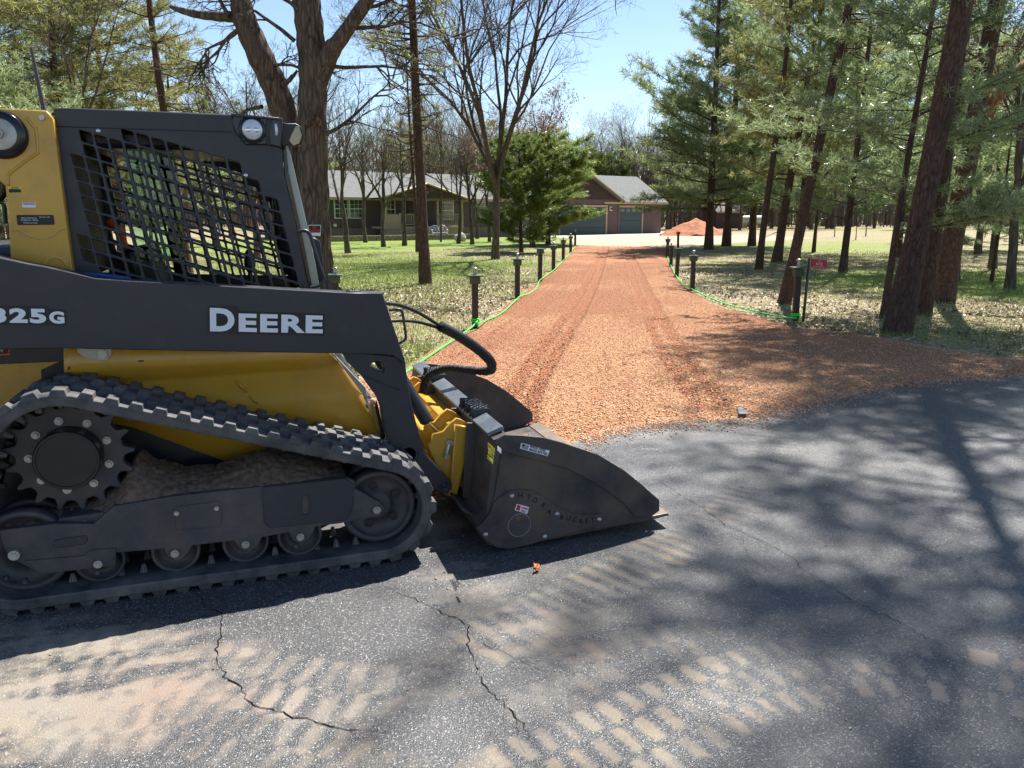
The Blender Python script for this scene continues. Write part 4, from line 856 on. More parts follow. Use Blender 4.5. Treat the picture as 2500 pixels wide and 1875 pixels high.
class Acc:                                  # tubes for wood, triangles for leaves
    def __init__(s): s.V = []; s.F = []; s.n = 0; s.T = []
    def tube(s, pts, r, n):
        V, Fc = tube_np(pts, r, n, False); s.V.append(np.array(V)); s.F.append(np.array(Fc)+s.n); s.n += len(V)
    def mesh(s, name, mats): return meshdata(name, np.concatenate(s.V), np.concatenate(s.F), mats, smooth=True)
def rv(sd): return Vector((random.gauss(0, sd), random.gauss(0, sd), random.gauss(0, sd)))
def run(p, d, L, n, wob, up):
    pts = [p.copy()]; d = d.normalized()
    for i in range(n): d = (d+rv(wob)+Vector((0, 0, up))).normalized(); p = p+d*(L/n); pts.append(p.copy())
    return pts
def bare(seed, H_, r, fork=.3, leaders=4, spread=.5, lv=(8, 6, 5, 3), up=.05, base_r=1.35, leaf=0, lsize=.04, side=8, trunk_wob=.03, sub=1.0):
    random.seed(seed); T, Cn = Acc(), Acc(); leaves = []
    def grow(p, d, L, r0, lev):
        n = 7 if lev < 2 else (5 if lev == 2 else 3); pts = run(p, d, L, n, (.10, .13, .17, .2, .2)[min(lev, 4)], up if lev < 3 else up*.4)
        rs = [max(r0*(1-.82*(i/n)), .0025) for i in range(n+1)]
        (T if lev < 2 else Cn).tube(pts, rs, (side, 6, 4, 3, 3)[min(lev, 4)])
        if lev >= 3: leaves.extend([pts[-1], pts[-2]])
        if lev < len(lv):
            for k in range(lv[lev]):
                t = random.uniform(.22, 1.0); f = t*n; i = min(int(f), n-1); q = pts[i].lerp(pts[i+1], f-i); ax_ = (pts[i+1]-pts[i]).normalized()
                pr = ax_.cross(rv(1)).normalized(); a = random.uniform(.45, 1.0); dd = ax_*math.cos(a)+pr*math.sin(a)+Vector((0, 0, .12))
                grow(q, dd, L*random.uniform(.42, .72)*(1.05-.5*t)*sub, max(rs[i]*random.uniform(.45, .62), .004), lev+1)
    hb = H_*fork; tr = run(Vector((0, 0, -.1)), Vector((0, 0, 1)), hb, 7, trunk_wob, .05)
    T.tube(tr, [r*(base_r if i == 0 else (1.12 if i == 1 else 1.0-.03*i)) for i in range(8)], 14)
    for k in range(leaders):
        a = 6.283*k/leaders+random.uniform(-.5, .5); s_ = spread*random.uniform(.35, 1.1) if k else spread*.15
        grow(tr[-1]-Vector((0, 0, random.uniform(0, hb*.15) if k else .05)), Vector((math.cos(a)*s_, math.sin(a)*s_, 1)), (H_-hb)*random.uniform(.75, 1.0)/(1.05), r*random.uniform(.5, .68), 0)
    out = [('trunk', T.mesh('trunk', BK['grey']))]
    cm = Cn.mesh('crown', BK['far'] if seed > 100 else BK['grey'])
    if leaf:
        P = np.array([random.choice(leaves)[:] for _ in range(leaf)])+RNG.normal(0, lsize*2, (leaf, 3)); A_ = RNG.normal(0, 1, (leaf, 3)); A_ /= np.linalg.norm(A_, axis=1)[:, None]; B_ = np.cross(A_, RNG.normal(0, 1, (leaf, 3))); B_ /= np.linalg.norm(B_, axis=1)[:, None]
        V = np.stack([P-A_*lsize, P-B_*lsize*.5, P+A_*lsize, P+B_*lsize*.5], 1).reshape(-1, 3); out.append(('foliage', V))
    out.append(('crown', cm)); return out
def needles(P, A_, n, ln, wd, fw=.6, droop=0.):
    m = len(P); D = A_[:, None, :]*fw+RNG.normal(0, .62, (m, n, 3)); D[..., 2] -= droop; D /= np.linalg.norm(D, axis=2)[..., None]
    S = np.cross(D, RNG.normal(0, 1, (m, n, 3))); S /= np.linalg.norm(S, axis=2)[..., None]; Lh = ln*RNG.uniform(.65, 1.15, (m, n, 1)); B = P[:, None, :]+RNG.normal(0, ln*.10, (m, n, 3))
    V = np.stack([B-S*wd*.5, B+S*wd*.5, B+D*Lh+S*wd*.25, B+D*Lh-S*wd*.25], 2).reshape(-1, 3); return V
def pine(seed, H_, r, h0, rad, shape='cone', dens=1., ln=.13, wd=.009, nn=9, step=.5, kind='pine', droop=.0, dead=.0, sub=1., barkk='pine', lift=.15, wob=.012):
    random.seed(seed); T, Cn = Acc(), Acc(); TP_, TA = [], []
    n = 14; tr = run(Vector((0, 0, -.1)), Vector((0, 0, 1)), H_, n, wob, .06); T.tube(tr, [r*1.4]+[r*(1.06-i/(n+.6)) for i in range(1, n+1)], 14)
    def at(z): f = min(max(z/H_*n, 0), n-.001); i = int(f); return tr[i].lerp(tr[i+1], f-i)
    z = h0*(.55 if dead else 1)
    while z < H_*.985:
        t = max(0, (z-h0)/(H_-h0)); live = z >= h0
        if shape == 'cone': R_ = rad*(1-t)**.8*(.75+.25*min(1, t*5))+.25
        elif shape == 'round': R_ = rad*math.sqrt(max(.03, 1-(2*t-.85)**2))*1.0
        else: R_ = rad*(1-.75*t)
        for k in range(random.choice((3, 4, 5))):
            a = random.uniform(0, 6.283); L = R_*random.uniform(.55, 1.15) if live else rad*random.uniform(.15, .55); q = at(z+random.uniform(-.2, .2))
            d = Vector((math.cos(a), math.sin(a), lift+t*.55-(0 if live else .15))); pts = run(q, d, L, 5, .07 if live else .14, .03-droop)
            rr = max(.006, r*.22*(1-.5*t)*min(1, L/rad+.25)); T.tube(pts, [rr*(1-.8*i/5) for i in range(6)], 5)
            nb = max(2, int(L*5.2*sub)) if live else random.randint(0, 4)
            for b_ in range(nb):
                f = random.uniform(.18, 1)*5; i = min(int(f), 4); qq = pts[i].lerp(pts[i+1], f-i); ax_ = (pts[i+1]-pts[i]).normalized()
                sd = ax_.cross(Vector((0, 0, 1))).normalized()*random.choice((-1, 1)); dd = ax_*.7+sd*.8+Vector((0, 0, .12)); l2 = L*random.uniform(.18, .42)*(1.15-.5*f/5)
                p2 = run(qq, dd, l2, 3, .12, .03); Cn.tube(p2, [.006, .005, .004, .003], 3)
                if live:
                    nt_ = max(2, int(l2/.16*dens)+1)
                    for e in range(nt_):
                        g = (e+random.random())/nt_*3; j = min(int(g), 2); TP_.append((p2[j].lerp(p2[j+1], g-j)+rv(.03))[:]); TA.append((p2[j+1]-p2[j]).normalized()[:])
            if live:
                for e in range(int(L/.3*dens)): g = random.uniform(1.5, 5); j = min(int(g), 4); TP_.append((pts[j].lerp(pts[j+1], g-j)+rv(.04))[:]); TA.append((pts[j+1]-pts[j]).normalized()[:])
        z += step*random.uniform(.6, 1.3)
    V = needles(np.array(TP_), np.array(TA), nn, ln, wd, .75, droop*2)
    return [('trunk', T.mesh('trunk', BK[barkk])), ('foliage', V), ('crown', Cn.mesh('crown', BK[barkk]))]
def finish(parts, fkind):                    # merge leaves into the crown mesh, two materials
    d = dict(parts); tm, cm = d['trunk'], d['crown']
    if 'foliage' in d:
        FV = d['foliage']; a = np.empty(len(cm.vertices)*3, dtype=np.float32); cm.vertices.foreach_get('co', a); a = a.reshape(-1, 3); nf = len(cm.polygons)
        fi = np.empty(nf*4, dtype=np.int32); cm.polygons.foreach_get('vertices', fi); fi = fi.reshape(-1, 4)
        V = np.concatenate([a, FV]); F2 = np.arange(len(FV)).reshape(-1, 4)+len(a); mi = np.concatenate([np.zeros(nf), np.ones(len(F2))])
        wood = cm.materials[0]; bpy.data.meshes.remove(cm); cm = meshdata('crown', V, np.concatenate([fi, F2]), [wood, LF[fkind]], mi)
    return tm, cm
def tree(proto, name, xy, label, s=(1, 1, 1), rz=0., lean=(0, 0), group=None, cat='tree', barkmat=None):
    o = empty(name, (xy[0], xy[1], -.02)); o.rotation_euler = (Matrix.Rotation(lean[0], 3, 'Y') @ Matrix.Rotation(lean[1], 3, 'X') @ Matrix.Rotation(rz, 3, 'Z')).to_euler(); o.scale = s if hasattr(s, '__len__') else (s, s, s)
    t = link('trunk', proto[0], o); c = link('crown', proto[1], o)
    if barkmat: t.material_slots[0].link = 'OBJECT'; t.material_slots[0].material = barkmat
    return tag(o, label, cat, group)
WP = finish(pine(3, 9.5, .052, 1.5, 2.9, 'cone', 2.2, .115, .011, 10, .40, 'soft', lift=.12), 'soft')            # near soft white pine
TP3 = finish(pine(61, 15, .125, 5.0, 2.0, 'round', .8, .15, .014, 8, .30, 'olive', dead=1, lift=.0, wob=.01), 'olive')
WP2 = finish(pine(5, 8.5, .09, 1.4, 2.6, 'round', 1.9, .125, .013, 10, .45, lift=.18), 'soft')
TP1 = finish(pine(8, 21.5, .165, 11.5, 3.4, 'round', .9, .17, .013, 8, .55, dead=1, lift=.1, wob=.008), 'pine')
TP2 = finish(pine(12, 15, .14, 6.0, 2.3, 'round', .6, .19, .016, 8, .6, dead=1, lift=.05, wob=.02), 'olive')
JP = finish(pine(15, 12, .15, 2.6, 3.1, 'round', 1.5, .18, .016, 8, .5, dead=1, lift=.05, wob=.03), 'olive')       # spreading jack pine
BIG = finish(pine(21, 13, .16, 1.7, 3.9, 'cone', .95, .22, .020, 8, .5, lift=.05), 'pine')
YNG = finish(pine(25, 6.5, .10, .7, 2.6, 'round', 3.0, .20, .026, 8, .36, lift=.25), 'bright')
SPR = finish(pine(28, 2.2, .06, .1, 1.4, 'cone', 1.6, .12, .016, 8, .16, lift=.1), 'dark')
FARP = finish(pine(31, 13, .15, 3.5, 2.2, 'cone', .45, .38, .05, 6, .7, lift=.1, sub=.7), 'pine')
FARJ = finish(pine(35, 12, .15, 4.5, 2.6, 'round', .45, .36, .05, 6, .7, lift=.1, sub=.7, dead=1), 'olive')
FAN = finish(bare(41, 13.5, .135, .23, 8, .62, (9, 7, 6, 4), .045, leaf=260, lsize=.035), 'brown')
SM1 = finish(bare(43, 5.2, .11, .42, 4, .8, (7, 6, 4, 3), .02, leaf=900, lsize=.022, trunk_wob=.07), 'bud')
SM2 = finish(bare(47, 6.0, .12, .35, 3, .55, (7, 5, 4, 3), .04, leaf=200, lsize=.022, trunk_wob=.06), 'bud')
RED = finish(bare(51, 6.5, .12, .25, 5, .8, (7, 6, 5, 2), .02, leaf=3800, lsize=.05), 'brown')
SAP = finish(bare(57, 7.5, .05, .5, 3, .4, (6, 4, 3, 2), .05), 'bud')
FB = [finish(bare(101+i*3, 13+i, .16, .3, 4, .5, (7, 5, 4, 2), .06, leaf=(500 if i == 2 else 0), lsize=.06, side=5), 'brown') for i in range(3)]

# the old oak: broken leaning stem and straight main stem, one tree
random.seed(77); T, Cn = Acc(), Acc(); OY = 15.9; ob = Vector(((780-1250)/1935*OY, OY, 0))
def ok(x, y, dy=0.): return Vector(atY(x, y, OY+dy))-ob
def stem(px, rs, n=16):
    P = bez(px, 6); f = np.interp(np.linspace(0, len(px)-1, len(P)), range(len(px)), rs)
    T.tube(P, [r*.82*(1+.05*math.sin(i*1.7)) for i, r in enumerate(f)], n); return P
st1 = stem([Vector((0, 0, -.1)), ok(778, 680), ok(770, 560), ok(765, 420), ok(762, 290), ok(764, 180), ok(757, 80), ok(748, 0), ok(740, -120), ok(750, -260)], [.50, .40, .37, .36, .34, .33, .33, .32, .26, .18])
stem([ok(764, 250), ok(800, 140, -.1), ok(835, 90, -.2), ok(905, -10, -.3), ok(960, -80, -.5), ok(1040, -180, -.6)], [.20, .24, .17, .15, .12, .06], 12)
stem([ok(775, 690, .3), ok(742, 470, .5), ok(706, 320, .4), ok(672, 215, .2), ok(632, 130), ok(598, 50), ok(588, 0), ok(575, -110), ok(590, -230)], [.36, .33, .32, .31, .30, .27, .24, .20, .12])
stem([ok(598, 55), ok(570, 42), ok(530, 40), ok(480, 35), ok(440, 25), ok(415, 16)], [.15, .13, .11, .09, .07, .04], 10)
stem([ok(715, 185), ok(700, 200), ok(690, 205)], [.05, .045, .03], 8); stem([ok(690, 210), ok(712, 190), ok(726, 172)], [.07, .05, .03], 8)
for k in range(5): stem([ok(762, 305, -.36)+rv(.05), ok(764, 285, -.40)+rv(.05)], [.10, .02], 8)
def spray(p, d, L, r, lev):
    pts = run(p, d, L, 6, .17, .0); (Cn if lev else T).tube(pts, [max(r*(1-.8*i/6), .003) for i in range(7)], 5 if lev == 0 else 3)
    if lev < 3:
        for k in range((7, 5, 4)[lev]):
            f = random.uniform(.2, 1)*6; i = min(int(f), 5); q = pts[i].lerp(pts[i+1], f-i); ax_ = (pts[i+1]-pts[i]).normalized(); spray(q, ax_+ax_.cross(rv(1)).normalized()*random.uniform(.5, 1.1), L*random.uniform(.35, .6), max(r*.5, .004), lev+1)
for px, py, dx, dz, L in [(592, 60, -1, -.5, 1.6), (585, 70, -.8, -.9, 1.3), (640, 170, .8, .6, 1.2), (600, 20, -.9, .5, 1.5), (745, 40, -.8, .8, 2.0), (790, 160, 1, .1, 2.6), (850, 70, .9, -.2, 2.2), (880, 20, .7, .5, 2.0), (790, 330, 1, .0, 1.8), (640, 260, -1.2, -.05, 2.6), (700, 330, -1, .2, 2.2), (560, 40, -.4, .9, 1.2), (720, 100, -.9, .4, 1.8),
                          (755, -100, -.5, 1, 3.5), (760, -200, .6, 1, 3.5), (950, -60, .8, 1, 3), (1000, -150, 1, .3, 3), (590, -150, -.7, 1, 3), (590, -200, .5, 1, 3), (745, -60, 1, .6, 3), (575, -100, -1, .3, 3)]:
    spray(ok(px, py, random.uniform(-.2, .2)), Vector((dx, random.uniform(-.5, .5), dz)), L, .045 if py > -20 else .09, 0)
oak = empty('oak_tree', ob); link('trunk', T.mesh('trunk', BK['oak']), oak); link('crown', Cn.mesh('crown', BK['grey']), oak)
tag(oak, 'massive old oak with a broken leaning stem, rising just behind the loader cab', 'tree')

# ---- trees one can point to
def lean_px(b0, t0, Y):                      # sideways lean from two photograph points on the stem
    a = atY(*t0, Y); return math.atan2(a[0]-gr(*b0)[0], a[2])
tree(TP1, 'pine_tree', gr(2190, 815), 'thick reddish pine leaning right, nearest tree on the right beside the asphalt', (.88, .88, 1.0), 2.0, (lean_px((2190, 815), (2350, 50), 10.6), 0))
tree(TP2, 'pine_tree', gr(2250, 768), 'slanting pine half hidden behind the thick leaning pine', (.85, .85, 1.05), .6, (lean_px((2245, 768), (2400, 50), 12.5), -.03))
tree(WP, 'white_pine', gr(2158, 776), 'slender soft-needled white pine just left of the leaning pine', (1.05, 1.05, 1.0), .3, (.04, 0))
tree(TP1, 'pine_tree', gr(2297, 738), 'stout pine trunk standing in grass at the far right, right of the leaning pine', (1.1, 1.1, .7), 4.2, (.02, .02))
tree(TP1, 'pine_tree', gr(1914, 742), 'reddish pine right behind the lamp post with the red number sign', (.58, .58, .66), 5.1, (.12, 0))
tree(JP, 'jack_pine', gr(1896, 640), 'dark olive jack pine behind the reddish pine, with tangled dead lower branches', (1.0, 1.0, 1.0), 1.3, (.08, 0))
tree(TP2, 'pine_tree', gr(1852, 658), 'straight thin bare-stemmed pine on the right lawn left of the tangled jack pine', (.72, .72, .85), 3.3, (.02, 0))
tree(WP2, 'white_pine', gr(2057, 665), 'short white pine with low green boughs behind the red number sign', (1.1, 1.1, 1.35), 2.2)
tree(WP, 'white_pine', gr(1986, 616), 'soft white pine between the reddish pine and the number sign, farther back', (1.4, 1.4, 1.5), 4.2)
tree(WP, 'white_pine', gr(2194, 629), 'soft white pine in the wood directly behind the slender white pine', (1.4, 1.4, 1.5), 5.6)
tree(WP2, 'white_pine', gr(1945, 635), 'rounded white pine with stem close right of the tangled jack pine', (1.2, 1.2, 1.5), 3.1)
tree(JP, 'jack_pine', gr(1835, 600), 'olive jack pine standing behind the straight thin pine', (1.2, 1.2, 1.2), 5.3)
tree(WP, 'white_pine', gr(2310, 660), 'white pine with pale boughs behind the stout pine trunk', (1.2, 1.2, 1.25), 2.9)
tree(WP2, 'white_pine', gr(2385, 608), 'bushy pine with pale needles standing in the woods on the far right', (1.3, 1.3, 1.2), .9)
tree(WP, 'white_pine', gr(2420, 690), 'low soft white pine at the right edge of the lawn', (.8, .8, .62), 4.0)
tree(BIG, 'white_pine', gr(1730, 609), 'dense white pine at the drive edge left of the dirt pile trunks', (1.15, 1.15, 1.3), 1.0)
tree(BIG, 'white_pine', gr(1773, 601), 'second dense white pine just right of the one at the drive edge', (1.25, 1.25, 1.5), 3.6)
tree(TP3, 'pine_tree', gr(1039, 694), 'tall straight pine alone on the left lawn, in front of the porch', (1, 1, 1), .5, (-.01, 0))
fan = tree(FAN, 'bare_tree', gr(1210, 633), 'large leafless tree with a wide fan of branches beside the left lawn posts', (1.05, 1.05, 1.0), .4)
tree(SM2, 'bare_tree', gr(850, 618), 'crooked grey leafless tree before the double house window', (1.0, 1.0, 1.05), .5, (-.05, 0))
tree(SM1, 'bare_tree', gr(937, 603), 'small spreading leafless tree in front of the porch railing', (1.05, 1.05, 1.1), 2.2)
tree(TP2, 'pine_tree', gr(1020, 615), 'thin pine stem close behind the tall straight lawn pine', (.6, .6, .8), 1.0)
tree(SM1, 'bare_tree', gr(1153, 597), 'small leafless tree left of the fan-shaped tree', (1.0, 1.0, 1.15), 4.4)
tree(SM2, 'bare_tree', gr(1165, 583), 'dark leafless tree between the boulder and the fan-shaped tree', (1.0, 1.0, 1.1), 5.0)
tree(YNG, 'young_pine', gr(1273, 616), 'bushy green young pine on the lawn before the garage, nearer one', (.9, .9, .78), 1.0)
tree(YNG, 'young_pine', gr(1338, 597), 'broad green young pine covering the left garage door', (1.35, 1.35, .9), 2.8)
tree(SPR, 'spruce', gr(1318, 590), 'low dark spruce under the young pines by the garage', (1.15, 1.15, 1.0), .2)
tree(RED, 'oak_tree', gr(1300, 603), 'small oak still holding brown leaves behind the young pines', (1.15, 1.15, 1.2), .2)
tree(RED, 'oak_tree', gr(1195, 590), 'brown-leaved small oak right of the boulder', (.9, .9, 1.1), 3.2)
X = lambda px, Y: (px-1250)/1923*Y
for i, (px, Y, pr, s, lab) in enumerate([(30, 15.5, TP2, (.9, .9, .95), 'dark-stemmed pine at the far left above the loader tower'), (-60, 19, JP, (1, 1, 1.05), 'olive pine cut off by the left edge of the picture'), (150, 23, JP, (1.1, 1.1, .95), 'spreading olive pine above the rear of the cab roof'),
        (290, 26, JP, (1.1, 1.1, .88), 'olive pine above the middle of the cab roof'), (60, 27, WP2, (1.3, 1.3, 1.35), 'rounded pine behind the loader antenna'), (420, 33, FARJ, (.9, .9, .72), 'distant olive pine left of the leaning oak stem'), (520, 42, FARP, (.9, .9, .62), 'small far pine between sky and cab roof'), (5, 11, WP2, (.55, .55, .48), 'bright low pine bough tree behind the loader tower'),
        (445, 21, TP2, (.9, .9, .9), 'pine stem seen through the cab window guard'), (700, 36, SAP, (1.2, 1.2, 1), 'thin sapling behind the old oak'), (620, 30, SM2, (1, 1, 1.2), 'crooked bare tree seen past the cab front'), (360, 30, SAP, (1.4, 1.4, 1.1), 'pale sapling behind the cab'), (220, 18, SAP, (1.1, 1.1, 1), 'slim sapling behind the rear of the cab')]):
    tree(pr, 'pine_tree' if pr not in (SAP, SM2) else 'bare_tree', (X(px, Y), Y), lab, s, i*1.7)
for i, (px, Y, s_) in enumerate([(2350, 19, .95), (2440, 24, 1.0), (2490, 17, .9), (2250, 30, 1.1), (2400, 33, 1.15)]):
    tree([SM2, RED, SM1][i % 3], 'bare_tree', (X(px, Y), Y), ['twiggy bare tree just right of the stout pine', 'brown-leaved small oak deep in the far right wood', 'twiggy bare tree at the right edge of the picture', 'bare tree behind the leaning pine', 'thin brown-leaved tree farthest right in the wood'][i], (s_, s_, s_*1.25), i*1.9)
lb = Vector(gr(2297, 738)+(0,)); m = MB(); P_ = [Vector(atY(x, y, 14.6))-lb for x, y in ((2335, 400), (2372, 330), (2413, 262), (2450, 215), (2500, 165), (2560, 130))]
m.tube(bez(P_, 5), [.05]*3+[.11]*8+[.12]*15, 10); m.tube([P_[1], P_[1]+Vector((-.25, 0, -.5))], [.05, .005], 5); m.tube([P_[2], P_[2]+Vector((.3, 0, -.5))], [.05, .01], 5)
o = m.build('broken_limb', bark('splintered_wood', (.10, .045, .02), (.42, .22, .10), 8, .9, .3)); o.location = lb; tag(o, 'orange-brown splintered limb hanging among the boughs at the far right', 'branch')
# ---- woods
random.seed(5)
def free(x, y):
    if poly_sd(np.array([x]), np.array([y]), gravel_poly)[0] > -1.2: return False
    if -20 < (x*.819+y*.574)-(-12.2*.819+52*.574) < 34 and -7 < (-x*.574+y*.819)-(12.2*.574+52*.819) < 13: return False   # house
    if 5 < x < 22 and 38 < y < 90: return False
    return True
G1 = 'pines of the wood on the right'; n = 0
for k in range(400):
    y = random.uniform(21, 62); x = random.uniform(.36, .80)*y
    if not free(x, y) or (x < 16 and y > 34) : continue
    if any((x-a)**2+(y-b_)**2 < 7 for a, b_ in [(o.location.x, o.location.y) for o in bpy.data.objects if o.parent is None and 'category' in o and o['category'] == 'tree']): continue
    pr, nm = random.choice([(TP2, 'pine_tree'), (TP1, 'pine_tree'), (TP2, 'pine_tree'), (WP2, 'white_pine'), (SAP, 'sapling'), (SAP, 'sapling')]); s = random.uniform(.55, .85)
    tree(pr, nm, (x, y), {'pine_tree': 'slim tall pine among the scattered stems of the right-hand wood', 'white_pine': 'bushy white pine among the stems of the right-hand wood', 'sapling': 'thin leafless sapling among the pines of the right-hand wood'}[nm], (s, s, s*random.uniform(.9, 1.15)), random.uniform(0, 6), (random.gauss(0, .03), random.gauss(0, .03)), 'stems of the right-hand wood'); n += 1
    if n > 32: break
n = 0
for k in range(900):
    y = random.uniform(86, 150); x = random.uniform(-.85, .95)*y; q = x/y
    if .055 < q < .12 and y < 100: continue
    bare_ = random.random() < (.62 if q < .25 else .4)
    if bare_: pr, nm, lab = random.choice(FB), 'bare_tree', 'leafless tree in the distant woods'
    else: pr, nm, lab = random.choice([FARP, FARJ, FARP]), 'pine_tree', 'pine in the distant woods'
    s = random.uniform(.8, 1.15)*(.92 if -.02 < q < .22 else 1.05)
    tree(pr, nm, (x, y), lab, (s*1.1, s*1.1, s), random.uniform(0, 6), (0, 0), 'leafless trees of the distant woods' if bare_ else 'pines of the distant woods'); n += 1
    if n > 265: break
for px, Y, pr, s, lab in [(1475, 92, YNG, (1.6, 1.6, 1.35), 'bright green pine rising behind the garage roof'), (1570, 100, FB[0], (1.1, 1.1, 1.25), 'tall bare tree standing above the distant treeline'), (830, 66, FB[1], (1, 1, .9), 'bare tree rising behind the left of the house roof'), (930, 70, FB[0], (1, 1, .95), 'bare tree behind the porch gable'), (990, 68, FARJ, (1, 1, .8), 'olive pine behind the house ridge'),
                          (1090, 74, FB[2], (1, 1, .9), 'bare tree with brown leaves behind the house ridge'), (1190, 80, FB[1], (1, 1, .85), 'bare tree behind the right end of the house'), (760, 62, FARP, (1, 1, .8), 'pine behind the left of the house'), (1280, 84, FB[2], (1, 1, .8), 'brown-leaved tree behind the garage gable'), (650, 55, FB[0], (1, 1, .8), 'bare tree far behind the old oak'), (560, 60, FB[1], (1, 1, .8), 'bare tree far behind the cab light')]:
    tree(pr, 'background_tree', (X(px, Y), Y), lab, s, px*.1)
random.seed(31)
for i, (px, Y, s_) in enumerate([(735, 44, .95), (800, 40, .8), (890, 47, .9), (985, 42, .85), (1075, 48, .9), (1118, 45, .8), (720, 30, .9)]):
    tree([SM2, SAP, SM1][i % 3], 'bare_tree', (X(px, Y), Y), ['slight bare tree hard by the right edge of the old oak', 'bare sapling left of the double window', 'bare young tree between the double window and the porch', 'leafless young tree before the porch steps', 'bare sapling beside the white bench', 'bare young tree before the right part of the house', 'bare young tree on the lawn just behind the old oak'][i], (s_*1.2, s_*1.2, s_*1.5), i*1.3)
for k in range(34):
    px = random.uniform(690, 1345); Y = random.uniform(70, 96)
    if px > 1230 and Y < 84: Y += 14
    pr = random.choice(FB+[FB[0], FARJ]); s_ = random.uniform(.62, .85)
    tree(pr, 'bare_tree' if pr in FB else 'pine_tree', (X(px, Y), Y), 'leafless tree in the belt just behind the house' if pr in FB else 'olive pine in the belt just behind the house', (s_*1.2, s_*1.2, s_), k*1.1, (0, 0), 'trees in the belt behind the house')
for k in range(18):
    px = 1395+k*17+random.uniform(-6, 6); Y = random.uniform(90, 104); s_ = random.uniform(.72, .92)
    tree(FB[k % 3], 'bare_tree', (X(px, Y), Y), 'leafless tree in the grey belt just behind the garage', (s_*1.2, s_*1.2, s_), k*1.7, (0, 0), 'leafless trees behind the garage')
# undergrowth that closes the wood: one mass
random.seed(9); T = Acc()
for k in range(5200):
    y = random.uniform(108, 180); x = random.uniform(-.95, 1.05)*y; h = random.uniform(4, 13.5); p = Vector((x, y, 0)); T.tube(run(p, Vector((0, 0, 1)), h, 3, .06, .03), [.10, .08, .05, .02], 3)
    for j in range(4):
        q = p+Vector((0, 0, h*random.uniform(.3, .9))); T.tube(run(q, Vector((random.gauss(0, 1), random.gauss(0, .5), .9)), h*.35, 2, .15, .05), [.05, .035, .012], 3)
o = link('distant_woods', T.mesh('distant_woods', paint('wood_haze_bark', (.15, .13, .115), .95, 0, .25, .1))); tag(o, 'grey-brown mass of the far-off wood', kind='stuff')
P = []
for k in range(900):
    y = random.uniform(120, 195); x = random.uniform(-.95, 1.05)*y; h = random.uniform(.5, 6.5)
    for j in range(26): P.append((x+random.gauss(0, 1.6), y+random.gauss(0, 1.2), abs(h+random.gauss(0, 1.5))))
P = np.array(P); V = needles(P, np.tile([[0, 0, 1.]], (len(P), 1)), 4, .8, .16, .4); o = link('distant_evergreens', meshdata('distant_evergreens', V, np.arange(len(V)).reshape(-1, 4), LF['dark'])); tag(o, 'dark evergreen undergrowth of the far-off wood', kind='stuff')
# needles caught as a low branch from above
random.seed(2); m = MB(); a = Vector(atY(1505, -40, 9)); m.tube([a, Vector(atY(1504, -5, 9)), Vector(atY(1502, 18, 9)), Vector(atY(1506, 38, 9))], [.008, .006, .005, .002], 5)
tw = m.build('hanging_twig', BK['grey']); tag(tw, 'single dark twig hanging into the sky at the top of the picture', 'twig')
# ================================================================== HOUSE, GARAGE AND YARD
SID = paint('siding_mauve', (.085, .060, .062), .7, 0, .1, 2, .1, 30); SIDG = paint('garage_siding', (.095, .062, .055), .7, 0, .1, 2, .1, 30); TRIM = paint('trim_tan', (.40, .30, .18), .6, 0, .08, 3)
BEI = paint('beige_deck', (.34, .26, .19), .7, 0, .12, 5, .1, 40); WHT = paint('white_frame', (.62, .60, .54), .5, 0, .05, 3); GRD = paint('green_door', (.028, .060, .062), .5, 0, .1, 3); SHUT = paint('green_shutter', (.03, .06, .045), .6)
WIN = paint('window_glass', (.03, .05, .04), .08, 0, .5, 2, coat=1)
sh_, nt, b = newmat('grey_shingles'); co = coords(nt); br = nt.nodes.new('ShaderNodeTexBrick'); br.inputs['Scale'].default_value = 3.0; br.inputs['Mortar Size'].default_value = .012
for i, c_ in ((1, (.10, .105, .10, 1)), (2, (.16, .165, .16, 1)), (3, (.07, .07, .07, 1))): br.inputs[i].default_value = c_
nt.links.new(co, br.inputs[0]); nt.links.new(mixc(nt, .5, br.outputs[0], ramp(nt, noise(nt, co, 4, 6, .7), [(.3, (.075, .08, .075)), (.7, (.15, .155, .15))])), b.inputs['Base Color']); b.inputs['Roughness'].default_value = .9
def boxp(name, x0, x1, y0, y1, z0, z1, mat, parent, bev=0):
    m = MB(); m.box(((x0+x1)/2, (y0+y1)/2, (z0+z1)/2), (x1-x0, y1-y0, z1-z0)); return m.build(name, mat, parent, bev)
def window(parent, x0, x1, z0, z1, y=-.03, nx=2, double=True):
    f = boxp('window', x0-.07, x1+.07, y-.03, y+.03, z0-.07, z1+.07, WHT, parent, .005)
    boxp('pane', x0, x1, y-.038, y-.031, z0, z1, WIN, f)
    mm = MB(); mm.box(((x0+x1)/2, y-.045, (z0+z1)/2), (x1-x0, .02, .05))
    for i in range(1, nx*2-1): mm.box((x0+(x1-x0)*i/(nx*2-1), y-.043, (z0+z1)/2), (.018, .012, z1-z0))
    for s in (.25, .75): mm.box(((x0+x1)/2, y-.043, z0+(z1-z0)*s), (x1-x0, .012, .018))
    mm.build('muntin', WHT, f); return f
hs = empty('house', (-12.2, 52, 0), R(35)); tag(hs, 'long single-storey mauve house with grey roof and beige porch, behind the left lawn', 'house')
boxp('wall', -1.4, 17.5, 0, 8, .75, 2.86, SID, hs); boxp('skirting', -1.4, 17.5, .03, 7.9, 0, .75, paint('skirting_tan', (.20, .16, .125), .8, 0, .15, 3), hs)
